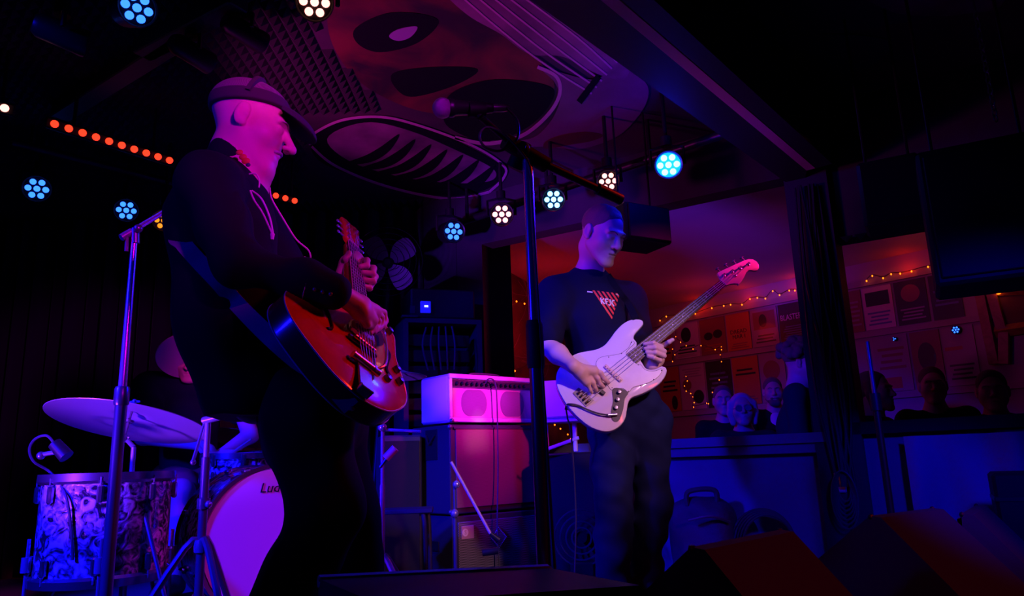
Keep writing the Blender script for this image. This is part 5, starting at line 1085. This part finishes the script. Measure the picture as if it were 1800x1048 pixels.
# picking hand
g7 = lambda x, y, z: PG(560+x/3.083, 420+y/3.083, z)
hw = wrR; pk = g7(262, 378, .075)
B.rc(hw, g7(225, 370, .083), .026, .030, .015); B.rc(g7(225, 365, .082), g7(300, 395, .072), .026, .022, .015); B.rc(g7(232, 400, .082), g7(285, 440, .070), .024, .020, .015)
finger(B, [g7(305, 375, .074), g7(352, 400, .066), g7(362, 445, .056), g7(352, 478, .050)], .0105, .0078)
finger(B, [g7(306, 395, .070), g7(340, 425, .062), g7(345, 465, .052), g7(325, 492, .046)], .0105, .0080)
finger(B, [g7(298, 415, .068), g7(325, 448, .060), g7(322, 485, .050), g7(300, 505, .046)], .0100, .0078)
finger(B, [g7(285, 430, .068), g7(302, 462, .060), g7(296, 494, .052), g7(280, 512, .046)], .0090, .0070)
finger(B, [g7(240, 420, .078), g7(262, 462, .068), g7(300, 478, .052), g7(322, 482, .048)], .0125, .0085)
# fretting hand round the neck
n7 = lambda x, y, Y: P(560+x/3.083, 420+y/3.083, Y)
B.chain([wrL, n7(150, 200, 2.25), n7(168, 140, 2.26), n7(200, 110, 2.29)], [.028, .030, .030, .026], .02); B.rc(n7(185, 170, 2.31), n7(235, 150, 2.33), .026, .026, .02)
for (a, b, c_, d_) in (((215, 120, 2.31), (262, 118, 2.27), (262, 145, 2.215), (228, 150, 2.205)), ((220, 150, 2.31), (298, 160, 2.27), (295, 190, 2.205), (240, 182, 2.19)), ((220, 180, 2.31), (306, 205, 2.26), (296, 232, 2.19), (246, 222, 2.175)), ((215, 205, 2.30), (285, 245, 2.25), (276, 268, 2.18), (248, 258, 2.165))):
    finger(B, [n7(*a), n7(*b), n7(*c_), n7(*d_)], .0115, .0085)
finger(B, [n7(165, 150, 2.24), n7(150, 110, 2.22), n7(165, 78, 2.22)], .013, .0095)
B.build('body', 'skin', G)
face_bits(q, Hg, sG, G, 'hairg')
MB().tube(smooth_pts([q(-.026, .090, -.052), q(-.012, .101, -.045), q(0, .104, -.043), q(.012, .101, -.045), q(.026, .090, -.052)], 5), .0045*sG, 7).build('moustache', 'hairg', G)
# cap
cp = lambda x, y, z: hc_+Hg@(V(x, y, z)*sG)
m_ = Blob(.004, .02); m_.el(cp(0, -.016, .046), (.088*sG, .110*sG, .083*sG), Hg); tl = Hg@unit(V(0, .30, -1)); m_.plane(cp(0, 0, .045), tl, .004)
m_.plane(cp(0, 0, .045), tl); m_.build('cap', 'capmesh', G)
m_ = Blob(.0035, .02); m_.el(cp(0, -.016, .046), (.0895*sG, .1115*sG, .0845*sG), Hg); m_.plane(cp(0, 0, .045), tl); up_ = -tl
m_.plane(cp(0, -.014, .078), up_, .002); m_.build('cap_band', 'cap', G)
mb = MB()
for sd_ in (-1, 1): mb.tube([cp(sd_*.0905*math.sin(t_)*.97, -.014+.1125*math.cos(t_)*math.sin(.9)*.0, .046+.0865*math.cos(t_)) for t_ in np.linspace(0, 1.4, 10)], .010, 5, False)
mb.build('cap_seam', 'cap', G)
m_ = Blob(.0035, .01); m_.el(cp(0, .100, .046), (.074*sG, .078*sG, .030*sG), Hg@np.array([[1, 0, 0], [0, math.cos(-.28), -math.sin(-.28)], [0, math.sin(-.28), math.cos(-.28)]])); m_.el(cp(0, .095, .028), (.085*sG, .098*sG, .032*sG), Hg@np.array([[1, 0, 0], [0, math.cos(-.28), -math.sin(-.28)], [0, math.sin(-.28), math.cos(-.28)]]), .004, -1); m_.plane(cp(0, .075, .0), Hg@V(0, -1, 0)); m_.build('cap_brim', 'cap', G)
MB().ball(cp(0, -.016, .130), (.008, .008, .004), 8, Hg).build('cap_button', 'cap', G)
# shirt
S_ = Blob(.006, .06)
S_.chain([nb+V(-.03, 0, -.06), chest+V(-.02, 0, .03), belly+V(-.01, 0, 0), hip+V(-.02, 0, .02)], [.085, .132, .128, .132], .06)
S_.rc(shR, shL, .076, .074, .05); S_.rc(nb+V(-.03, 0, -.02), shR+V(.0, .02, .01), .058, .068, .04)
S_.chain([shR, (shR+elR)/2+V(0, 0, -.005), elR], [.074, .066, .058], .03); S_.chain([elR, elR*.4+wrR*.6, wrR], [.060, .050, .042], .03)
S_.chain([shL, elL], [.075, .062], .04); S_.rc(elL, elL*.2+wrL*.8, .058, .040, .03)
hem0 = P(400, 732, YG); S_.plane(hem0, (0, 0, -1)); fo = folds(.008, 2, (26, 26, 12)); S_.disp = fo
wd2 = unit(wrR-elR); nk_p = P(425, 300, YG); S_.el(q(0, -.02, -.075), (.072, .075, .07), Hg, .01, -1)
S_.build('shirt', 'bshirt', G)
m_ = Blob(.005, .01); m_.rc(wrR-wd2*.075, wrR+wd2*.004, .050, .044, .01); m_.plane(wrR-wd2*.07, -wd2); m_.plane(wrR+wd2*.006, wd2); m_.build('cuff', 'bshirt', G)
pe = [wrR-wd2*.072+(np.cross(wd2, unit(np.cross(wd2, V(0, 0, 1))))*math.sin(a)+unit(np.cross(wd2, V(0, 0, 1)))*math.cos(a))*.0505 for a in np.linspace(0, 2*PI, 24)]
MB().tube(pe, .002, 5, False).build('cuff_piping', 'piping', G)
vdir = unit(C0-wrR); 
for k in range(3): MB().ball(wrR-wd2*(.012+.02*k)+unit(np.cross(wd2, np.cross(vdir, wd2)))*.047+V(0, 0, -.012), .0055, 8).build('snap_button', 'dchrome', G)
m_ = Blob(.004, .01); m_.chain([nb+V(-.02, -.0, .0), q(0, -.004, -.092)], [.086, .072], .02); m_.plane(q(0, -.02, -.078), Hg@unit(V(0, .35, 1))); m_.plane(nb+V(0, 0, -.02), (0, 0, -1)); m_.rc(nb+V(0, 0, -.1), q(0, -.02, .02), .070, .066, .004, -1); m_.build('collar', 'bshirt', G)
# embroidery and cords on the shirt front edge
def on_shirt(px, py, Y): return P(px, py, Y)
for (x, y, r_, mm_) in ((421, 268, .010, 'redemb'), (427, 276, .011, 'redemb'), (432, 283, .012, 'redemb'), (436, 290, .007, 'greenemb')): MB().ball(P(x, y, YG-.098), (r_, .004, r_*.8), 8).build('embroidery', mm_, G)
for pts, r_ in (([(438, 306, .10), (450, 306, .10), (456, 318, .10), (455, 330, .10)], .0022), ([(440, 335, .135), (447, 352, .14), (462, 375, .15), (478, 410, .155)], .0024), ([(443, 335, .135), (460, 350, .14), (474, 382, .15), (480, 412, .155)], .0024), ([(474, 330, .06), (478, 350, .07), (498, 385, .08), (520, 420, .08), (542, 440, .06), (545, 455, .05), (535, 452, .05)], .0024)):
    MB().tube(smooth_pts([P(x, y, YG-o_) for x, y, o_ in pts], 6), r_, 6).build('bolo_cord', 'piping', G)
MB().lathe([(.002, 0), (.006, .006), (.004, .02)], P(479, 408, YG-.155), (0, 0, -1), 8).build('cord_tip', 'piping', G)
# trousers, legs and shoes
T = Blob(.008, .05); hp = P(465, 720, YG+.05); kR = P(568, 900, YG); aR = P(452, 1165, YG+.05); aR[2] = .09; kL = P(612, 900, YG+.25); aL = P(625, 1130, YG+.30); aL[2] = .09
hR, hL = P(546, 745, YG), P(576, 745, YG+.22)
T.rc(hR, hL, .115, .11, .06); T.rc(P(520, 690, YG+.10), P(545, 770, YG+.10), .11, .11, .06); T.chain([hR, kR, aR], [.112, .092, .088], .04); T.chain([hL, kL, aL], [.108, .086, .08], .04)
T.rc(aR+V(0, 0, .12), aR, .085, .095, .03); T.plane((0, 0, .045), (0, 0, -1)); T.disp = folds(.009, 5, (20, 20, 14)); T.build('trousers', 'trouser', G)
for a_ in (aR, aL):
    m_ = Blob(.007, .03); m_.rc(a_+V(-.03, 0, -.045), a_+V(.16, 0, -.055), .045, .038); m_.rc(a_, a_+V(0, 0, .04), .05, .05); m_.plane((0, 0, .002), (0, 0, -1)); m_.build('shoe', 'shoe', G)
# strap
def ribbon(pts, wv, wid, th_=.003):
    mb = MB(); pts = smooth_pts(pts, 6); vs = []; n_ = len(pts)
    for i, p in enumerate(pts):
        t_ = unit(pts[min(i+1, n_-1)]-pts[max(i-1, 0)]); w_ = unit(wv-t_*(t_@wv)); nn = np.cross(t_, w_); vs += [p+w_*wid/2+nn*th_, p-w_*wid/2+nn*th_, p-w_*wid/2-nn*th_, p+w_*wid/2-nn*th_]
    fs = [(4*i+k, 4*i+(k+1) % 4, 4*(i+1)+(k+1) % 4, 4*(i+1)+k) for i in range(n_-1) for k in range(4)]+[(0, 1, 2, 3)[::-1], tuple(4*(n_-1)+k for k in range(4))]; mb.add(vs, fs); return mb
bpt = LG(-.045, 0, -.018)
S_.disp = None
mk = lambda x, y: march(S_, x, y, .010)
sp_ = [P(420, 330, YG+.18), P(330, 320, YG+.16), mk(312, 412)+V(-.035, .06, .03), mk(322, 428), mk(350, 460), mk(385, 497), mk(420, 538), P(470, 588, YG-.20), P(524, 635, YG-.21), P(568, 662, YG-.20), bpt]
tag(ribbon(sp_, V(.75, 0, .6), .042).build('guitar_strap', 'strap'), 'blue lit leather strap running down the guitarist back to the red guitar', 'strap')

# ---- bass player
Bp = thing('person', V(.42, 3.42, 0), 'person with short hair in black t-shirt and jeans looking down at a white bass', 'person')
YB = 3.32
hb = P(1058, 414, 3.22); Hb = headframe(V(.56, -.70, -.50), .05); sB = 1.07
B = Blob(.0038, .03); q = head_blob(B, hb, Hb, sB)
nb = P(1036, 486, YB+.03); B.chain([q(0, -.04, -.02), q(0, -.045, -.06), nb, nb+V(0, .0, -.08)], [.050, .048, .052, .066], .03)
shR, shL = P(978, 522, YB-.02), P(1105, 528, YB+.10); elR = P(960, 606, 3.22); wrR = c3(165, 455, .10)
elL = P(1128, 625, 3.46); wrL = P(1146, 640, 3.27)
chest = P(1042, 560, YB+.05); belly = P(1060, 650, YB+.06); hipc = P(1100, 730, YB+.06)
B.chain([nb, chest, belly, hipc], [.066, .10, .09, .06], .05); B.rc(shR, shL, .050, .050, .05)
B.chain([shR, elR], [.052, .043], .02); B.chain([elR, elR*.55+wrR*.45, wrR], [.042, .042, .027], .02); B.chain([shL, elL, wrL], [.05, .042, .028], .02)
B.rc(wrR, c3(215, 490, .085), .028, .030, .015); B.rc(c3(225, 480, .085), c3(318, 492, .068), .024, .022, .015); B.rc(c3(215, 515, .080), c3(265, 575, .062), .024, .020, .015)
finger(B, [c3(320, 478, .070), c3(375, 505, .066), c3(400, 550, .052), c3(432, 578, .040)], .0115, .0085)
finger(B, [c3(312, 505, .068), c3(352, 548, .062), c3(372, 590, .048), c3(395, 612, .038)], .0112, .0082)
finger(B, [c3(290, 535, .066), c3(318, 580, .058), c3(332, 618, .046), c3(345, 640, .036)], .0105, .0080)
finger(B, [c3(262, 560, .064), c3(282, 605, .056), c3(296, 638, .046), c3(306, 655, .036)], .0095, .0072)
finger(B, [c3(275, 465, .076), c3(330, 470, .062), c3(372, 520, .045), c3(392, 542, .037)], .0125, .0090)
pl = lambda x, y, z: c3(x, y, z)
B.chain([wrL, pl(765, 440, -.04), pl(800, 395, -.045), pl(812, 350, -.040)], [.030, .032, .034, .030], .02)
finger(B, [pl(830, 305, -.030), pl(868, 288, -.010), pl(900, 268, .018), pl(926, 252, .026)], .0125, .0092)
finger(B, [pl(828, 315, -.022), pl(840, 305, .030), pl(780, 275, .052), pl(712, 284, .036)], .0120, .0085)
finger(B, [pl(830, 345, -.022), pl(862, 340, .026), pl(795, 312, .050), pl(715, 318, .036)], .0120, .0085)
finger(B, [pl(825, 375, -.020), pl(862, 375, .022), pl(800, 352, .044), pl(728, 348, .034)], .0115, .0082)
finger(B, [pl(812, 405, -.020), pl(832, 410, .018), pl(785, 390, .038), pl(738, 376, .032)], .0105, .0075)
finger(B, [pl(790, 360, -.05), pl(740, 340, -.055), pl(700, 300, -.040)], .013, .010)
B.build('body', 'skin2', Bp)
face_bits(q, Hb, sB, Bp)
MB().tube(smooth_pts([q(-.02, .0945, -.060), q(0, .0995, -.0575), q(.02, .0945, -.060)], 4), .0028, 6).build('mouth', 'lips', Bp)
hr = Blob(.0045, .015); hr.el(q(0, -.0185, .047), (.0780*sB, .1005*sB, .0848*sB), Hb); hr.plane(q(0, .056, .060), Hb@unit(V(0, 1, -.35)), .012); hr.plane(q(0, -.02, .0), Hb@unit(V(0, .62, -1)), .01)
hr.disp = folds(.0016, 8, (90, 90, 90)); hr.build('hair', 'hairb', Bp)
S_ = Blob(.006, .05)
S_.chain([nb+V(0, .0, -.045), chest, belly, hipc+V(-.02, 0, -.01)], [.096, .142, .132, .142], .08); S_.rc(shR, shL, .080, .078, .06); S_.rc(nb+V(0, .01, -.02), shR, .06, .075, .05); S_.rc(nb+V(0, .01, -.02), shL, .06, .075, .05)
sl = unit(elR-shR); S_.rc(shR, shR+sl*.20, .080, .072, .04); sl2 = unit(elL-shL); S_.rc(shL, shL+sl2*.22, .078, .070, .04); S_.disp = folds(.007, 11, (20, 20, 13))
S_.rc(nb+V(0, -.01, .072), nb+V(0, -.01, .16), .074, .080, .008, -1); S_.plane(P(1080, 712, YB), (0, 0, -1)); S_.build('t_shirt', 'tshirt', Bp)
T = Blob(.007, .04); hR, hL = P(1073, 745, YB+.04), P(1140, 745, YB+.10); kR, kL = P(1079, 890, YB+.0), P(1147, 890, YB+.08); aR, aL = P(1078, 1030, YB+.06), P(1132, 1020, YB+.16)
T.rc(hR, hL, .105, .10, .07); T.rc(P(1090, 715, YB+.06), P(1120, 715, YB+.08), .11, .11, .07); T.chain([hR, kR, aR], [.105, .082, .078], .03); T.chain([hL, kL, aL], [.10, .080, .072], .03)
T.plane((0, 0, .03), (0, 0, -1)); T.disp = folds(.009, 4, (18, 18, 30)); T.build('jeans', 'jeans', Bp)
for a_ in (aR, aL):
    m_ = Blob(.006, .03); m_.rc(V(a_[0], a_[1]+.02, .045), V(a_[0]+.05, a_[1]-.15, .038), .042, .038); m_.rc(V(a_[0], a_[1], .05), V(a_[0], a_[1], .11), .045, .045); m_.plane((0, 0, .002), (0, 0, -1)); m_.build('shoe', 'shoe', Bp)
# shirt print: laid on the cloth front just over the chest
def chest_pt(px, py):        # point of the shirt under a spot of the print
    d = ray(px, py); d = d/np.linalg.norm(d); t_ = 2.7; idx = range(len(S_.p)); save = S_.disp
    for _ in range(60):
        e = S_.ev((C0+d*t_)[None], idx)[0]; t_ += e*.8
        if abs(e) < 3e-4: break
    return C0+d*(t_-.0035)
def print_poly(poly, name, m, div=5):
    """poly in photo pixels (quad), draped as a fine grid on the shirt"""
    a, b, c_, d_ = [V(*p, 0) for p in poly]; vs = []; fs = []
    for i in range(div+1):
        for j in range(3):
            u = i/div; v = j/2; p = (a*(1-u)+b*u)*(1-v)+(d_*(1-u)+c_*u)*v; w0 = chest_pt(p[0], p[1]); vs.append(w0)
    n0 = len(vs); dv = unit(C0-vs[0])*.0012; vs += [p-dv for p in vs[:n0]]
    for i in range(div):
        for j in range(2): k = i*3+j; fs += [(k, k+3, k+4, k+1), (n0+k, n0+k+1, n0+k+4, n0+k+3)]
    MB().add(vs, fs).build(name, m, Bp, False)
k7 = lambda x, y: (1000+x/7.483, 480+y/7.483)
prd = mat('red_shirt_print', (.85, .06, .06), .6); pwh = mat('white_shirt_print', (.85, .82, .85), .6)
TL, TR, BT = V(300, 225, 0), V(672, 270, 0), V(560, 630, 0)
def tri_clip(u0, u1):      # diagonal stripe running down-right inside the triangle
    out = []
    a0 = TL+(TR-TL)*u0; a1 = TL+(TR-TL)*u1; dirv = V(.56, .83, 0)
    def hit(p):
        best = 9e9
        for e0, e1 in ((TL, BT), (TR, BT)):
            M_ = np.array([[dirv[0], -(e1-e0)[0]], [dirv[1], -(e1-e0)[1]]]); s_, w_ = np.linalg.solve(M_, (e0-p)[:2])
            if s_ > 1 and -.01 <= w_ <= 1.01: best = min(best, s_)
        return p+dirv*best if best < 9e8 else None
    h0, h1 = hit(a0), hit(a1)
    return (a0, a1, h1, h0) if h0 is not None and h1 is not None else None
for k in range(6):
    r_ = tri_clip(.02+k*.162, .02+k*.162+.085)
    if r_: a0, a1, h1, h0 = r_; print_poly([k7(*a0[:2]), k7(*h0[:2]), k7(*h1[:2]), k7(*a1[:2])], 'printed_stripe', prd, 8)
def stroke(p, q_, w_=15):
    p = V(*p, 0); q_ = V(*q_, 0); t_ = unit(q_-p); n_ = V(-t_[1], t_[0], 0)*w_/2; print_poly([k7(*(p+n_)[:2]), k7(*(q_+n_)[:2]), k7(*(q_-n_)[:2]), k7(*(p-n_)[:2])], 'printed_letter', pwh, 3)
for p, q_ in (((418, 322), (432, 405)), ((462, 335), (424, 368)), ((432, 362), (470, 408)),      # K
              ((480, 335), (492, 410)), ((480, 342), (520, 345)), ((486, 375), (512, 378)),      # F
              ((540, 345), (552, 405)), ((552, 405), (538, 428)), ((538, 428), (522, 412)),      # J
              ((600, 360), (572, 362)), ((572, 362), (566, 395)), ((566, 395), (596, 438))):    # C
    stroke(p, q_)
stroke((240, 245), (312, 254), 16); stroke((618, 280), (662, 290), 16)
# strap of the bass
sp2 = [P(1030, 478, YB+.10), P(1066, 486, YB-.04), P(1085, 510, YB-.095), P(1100, 532, YB-.11), P(1112, 556, YB-.12), c3(660, 110, .0)]
st_ = [V(*p) for p in sp2]
tag(ribbon([chest_pt(1068, 484)+V(0, -.004, 0), chest_pt(1080, 503)+V(0, -.006, 0), chest_pt(1092, 520)+V(0, -.006, 0), chest_pt(1104, 535)+V(0, -.008, 0), P(1115, 556, 3.24), c3(650, 110, .0)], V(1, 0, .4), .030).build('bass_strap', 'bshirt'), 'thin dark strap crossing the t-shirt to the white bass', 'strap')

# ---- drummer
Dr = thing('person', P(325, 840, 4.13)*V(1, 1, 0)+V(0, 0, zr), 'person seated at the drums in dark t-shirt and pale brimmed hat', 'person')
hd_ = P(334, 628, 4.00); Hd = headframe(V(.25, -.85, -.45)); B = Blob(.005, .03); q = head_blob(B, hd_, Hd, 1.0)
nb = P(335, 668, 4.10); sR, sL = P(262, 682, 4.06), P(412, 680, 4.08); eR, wR = P(252, 768, 3.88), P(352, 782, 3.72); eL, wL = P(440, 765, 3.88), P(388, 800, 3.74); hp = P(330, 850, 4.23)
B.chain([q(0, -.03, -.05), nb, P(333, 740, 4.16), hp], [.055, .065, .11, .12], .05); B.rc(sR, sL, .055, .055, .05); B.chain([sR, eR, wR], [.05, .042, .028], .02); B.chain([sL, eL, wL], [.05, .042, .028], .02)
for w_, tg in ((wR, P(376, 796, 3.68)), (wL, P(415, 800, 3.70))):
    d = unit(tg-w_); B.rc(w_, w_+d*.07, .027, .028, .015); s_ = unit(np.cross(d, V(0, 0, 1)))
    for k in range(4): k0 = w_+d*.08+s_*(.026-.017*k); finger(B, [k0, k0+d*.028+V(0, 0, -.006), k0+d*.026+V(0, 0, -.03), k0+d*.004+V(0, 0, -.034)], .0095, .008)
    finger(B, [w_+d*.02+s_*.03, w_+d*.06+s_*.04+V(0, 0, -.01), w_+d*.085+s_*.028+V(0, 0, -.015)], .011, .009)
kn = P(318, 866, 3.68); kn2 = P(420, 870, 3.78); 
B.chain([hp+V(-.1, 0, 0), kn, V(kn[0], kn[1]-.02, zr+.09)], [.085, .06, .045], .03); B.chain([hp+V(.1, 0, 0), kn2, V(kn2[0]+.05, kn2[1]-.05, zr+.09)], [.085, .06, .045], .03)
B.build('body', 'skin', Dr); face_bits(q, Hd, 1, Dr)
S_d = Blob(.008, .06); S_d.chain([nb+V(0, 0, -.05), P(333, 730, 4.16), hp], [.08, .145, .15], .08); S_d.rc(sR, sL, .078, .078, .06); S_d.rc(sR, sR*.45+eR*.55, .078, .070, .03); S_d.rc(sL, sL*.45+eL*.55, .078, .07, .03); S_d.disp = folds(.008, 21, (18, 18, 16)); S_d.build('t_shirt', 'tshirt', Dr)
S_d = Blob(.009, .05); S_d.rc(hp+V(-.1, 0, 0), hp*.25+kn*.75, .115, .092, .05); S_d.rc(hp+V(.1, 0, 0), hp*.25+kn2*.75, .115, .092, .05); S_d.disp = folds(.007, 22, (14, 14, 14)); S_d.build('shorts', mat('brown_shorts', (.25, .10, .08), .85), Dr)
for a_ in (V(kn[0], kn[1]-.02, zr), V(kn2[0]+.05, kn2[1]-.05, zr)):
    m_ = Blob(.008, .03); m_.rc(a_+V(0, .02, .05), a_+V(0, -.15, .04), .043, .038); m_.rc(a_+V(0, .0, .05), a_+V(0, 0, .1), .045, .045); m_.plane((0, 0, zr+.002), (0, 0, -1)); m_.build('shoe', 'shoe', Dr)
hn = unit(V(-.30, .55, .78)); hcn = P(334, 624, 3.90)
MB().lathe([(.165, -.012), (.168, -.008), (.16, -.002), (.095, .004), (.092, .06), (.08, .105), (.05, .118), (.001, .112)], hcn, hn, 48).build('hat', 'hat', Dr); MB().lathe([(.0945, .004), (.0955, .006), (.0945, .03), (.093, .03)], hcn, hn, 48).build('hat_band', 'cap', Dr)
tag(MB().tube([P(372, 806, 3.66), P(408, 796, 3.58), P(442, 772, 3.50)], [.0075, .007, .004], 8).build('drumstick', 'maple'), 'wooden drumstick raised over the snare drum', 'drumstick')
t = thing('drum_stool', V(hp[0], hp[1], zr), 'round black stool under the drummer', 'stool'); MB().lathe([(.17, -.03), (.18, 0), (.17, .05), (.05, .06)], (hp[0], hp[1], hp[2]-.19), n=30).build('seat', 'black', t); MB().tube([V(hp[0], hp[1], zr+.1), V(hp[0], hp[1], hp[2]-.2)], .015, 10).build('pole', 'dchrome', t); tripod(V(hp[0], hp[1], zr), .2, .25, .4, 'dchrome', t)

# ---- people watching from the room behind
def watcher(px, py, Y, fwd, label, top='bshirt', hair='hairb', beard=None, glasses=False, curly=False, longhair=False, shirt=None, s=1.0, zf=-.45):
    c = P(px, py, Y); t = thing('person', V(c[0], c[1]+.05, zf), label, 'person', 'people watching from the back room'); H = headframe(V(*fwd)); B = Blob(.006, .03); q = head_blob(B, c, H, s)
    f = unit(V(fwd[0], fwd[1], 0)); r = V(-f[1], f[0], 0)*-1; nb = c-f*.04+V(0, 0, -.17*s); sh = [nb+r*e*.17+V(0, 0, -.05) for e in (-1, 1)]; hpz = zf+.88
    B.chain([q(0, -.03, -.05), nb], [.052, .062], .04); B.rc(sh[0], sh[1], .05, .05, .05); B.chain([nb, V(nb[0], nb[1], (nb[2]+hpz)/2), V(nb[0], nb[1], hpz)], [.07, .10, .11], .05)
    for e in (0, 1):
        sg = e*2-1; el_ = sh[e]+r*sg*.06+V(0, 0, -.27); wr = el_+f*.06+V(0, 0, -.22); B.chain([sh[e], el_, wr], [.045, .038, .027], .02); B.rc(wr, wr+V(0, 0, -.08), .027, .024, .015)
        for k in range(4): k0 = wr+V(0, 0, -.085)+f*(.024-.016*k); finger(B, [k0, k0+V(0, 0, -.03), k0+V(0, 0, -.055)-r*sg*.012], .009, .007)
        finger(B, [wr+V(0, 0, -.03)+f*.025, wr+V(0, 0, -.06)+f*.045, wr+V(0, 0, -.085)+f*.045], .011, .008)
    B.build('body', 'skin', t); face_bits(q, H, s, t, hair)
    J = Blob(.009, .05); J.chain([nb+V(0, 0, -.06), V(nb[0], nb[1], (nb[2]+hpz)/2+.05), V(nb[0], nb[1], hpz-.03)], [.085, .145, .145], .08); J.rc(sh[0], sh[1], .075, .075, .05)
    for e in (0, 1):
        sg = e*2-1; el_ = sh[e]+r*sg*.06+V(0, 0, -.27); J.chain([sh[e], el_, el_+f*.05+V(0, 0, -.19)], [.072, .058, .046], .03)
    J.disp = folds(.008, int(px) % 17, (16, 16, 14)); J.build('jacket', top, t)
    if shirt: m_ = Blob(.008, .03); m_.rc(nb+f*.055+V(0, 0, -.06), nb+f*.088+V(0, 0, -.40), .060, .085, .03); m_.build('shirt', shirt, t)
    T = Blob(.012, .05)
    for e in (-1, 1): T.chain([V(nb[0], nb[1], hpz)+r*e*.08, V(nb[0], nb[1], zf+.47)+r*e*.09+f*.01, V(nb[0], nb[1], zf+.06)+r*e*.10], [.115, .08, .07], .05)
    T.build('trousers', 'trouser', t)
    for e in (-1, 1): m_ = Blob(.01, .03); b_ = V(nb[0], nb[1], zf+.045)+r*e*.10; m_.rc(b_, b_+f*.16, .042, .036); m_.plane((0, 0, zf+.002), (0, 0, -1)); m_.build('shoe', 'shoe', t)
    hr = Blob(.0055, .015)
    if curly:
        rr = random.Random(2)
        for k in range(70):
            a_ = rr.uniform(0, 2*PI); e_ = rr.uniform(.0, 1.35); p = q(.108*math.cos(a_)*math.cos(e_), -.025+.125*math.sin(a_)*math.cos(e_), .045+.125*math.sin(e_))
            if (H.T@(p-c))[1] > .055*s and (H.T@(p-c))[2] < .10: continue
            hr.el(p, rr.uniform(.020, .034), None, .008)
        hr.el(q(0, -.025, .06), (.085, .105, .085), H)
    elif longhair:
        hr.el(q(0, -.020, .045), (.088, .104, .092), H)
        for e in (-1, 1): hr.chain([q(.078*e, .01, .05), q(.086*e, .012, -.02), q(.075*e, .015, -.09)], [.030, .026, .022], .02)
        hr.rc(q(0, -.08, .0), q(0, -.06, -.09), .05, .035, .03)
    else: hr.el(q(0, -.020, .050), (.080, .102, .087), H)
    hr.plane(q(0, .058, .062), H@unit(V(0, 1, -.35 if not longhair else -.15)), .01)
    if not longhair and not curly: hr.plane(q(0, -.02, .0), H@unit(V(0, .6, -1)), .01)
    hr.build('hair', hair, t)
    if beard:
        m_ = Blob(.005, .02); m_.rc(q(-.05, .015, -.05), q(-.018, .080, -.095), .024, .024); m_.rc(q(.05, .015, -.05), q(.018, .080, -.095), .024, .024); m_.rc(q(-.018, .084, -.098), q(.018, .084, -.098), .026, .026); m_.rc(q(-.028, .092, -.058), q(.028, .092, -.058), .009, .009, .01); m_.rc(q(-.016, .112, -.062), q(.016, .112, -.062), .010, .010, .004, -1); m_.build('beard', beard, t)
    if glasses:
        m_ = MB()
        for e in (-1, 1): m_.tube([q(.032*e+.024*math.cos(a), .103, .004+.020*math.sin(a)) for a in np.linspace(0, 2*PI, 20)], .0022, 5, False).tube([q(.056*e, .100, .008), q(.082*e, .0, .010)], .0018, 5)
        m_.tube([q(-.009, .104, .007), q(.009, .104, .007)], .002, 5); gl = m_.build('glasses', 'dchrome', t)
        for e in (-1, 1): MB().lathe([(.022, 0), (.022, .0015)], q(.032*e, .1025, .004), H[:, 1], 18).build('lens', 'lensg', gl)
    return t
watcher(1272, 706, 6.1, (-.22, -.97, .02), 'person with short hair in a dark jacket, leftmost of the faces behind the ledge', hair='hairb')
watcher(1305, 722, 5.55, (-.2, -.97, .08), 'blond person with glasses reflecting blue light behind the ledge', hair='hairy', glasses=True, longhair=True, top='tshirt', shirt='bluebox')
watcher(1359, 690, 6.5, (-.25, -.96, .0), 'bearded person in dark jacket over a pale shirt behind the ledge', beard='hairb', shirt='bluebox')
watcher(1408, 640, 5.0, (.85, -.45, -.15), 'tall curly haired person in profile facing right beside the dark post', curly=True, top='tshirt')
watcher(1538, 690, 4.6, (.6, -.7, 0), 'dark silhouette of a person just right of the tall chrome stand', top='tshirt', longhair=True)
watcher(1640, 680, 4.9, (-.4, -.9, 0), 'dim person behind the front low wall, between the posters and the wooden frame', top='bshirt')
watcher(1745, 690, 4.4, (-.5, -.85, 0), 'dark person at the right edge in front of the wooden frame', top='bshirt')
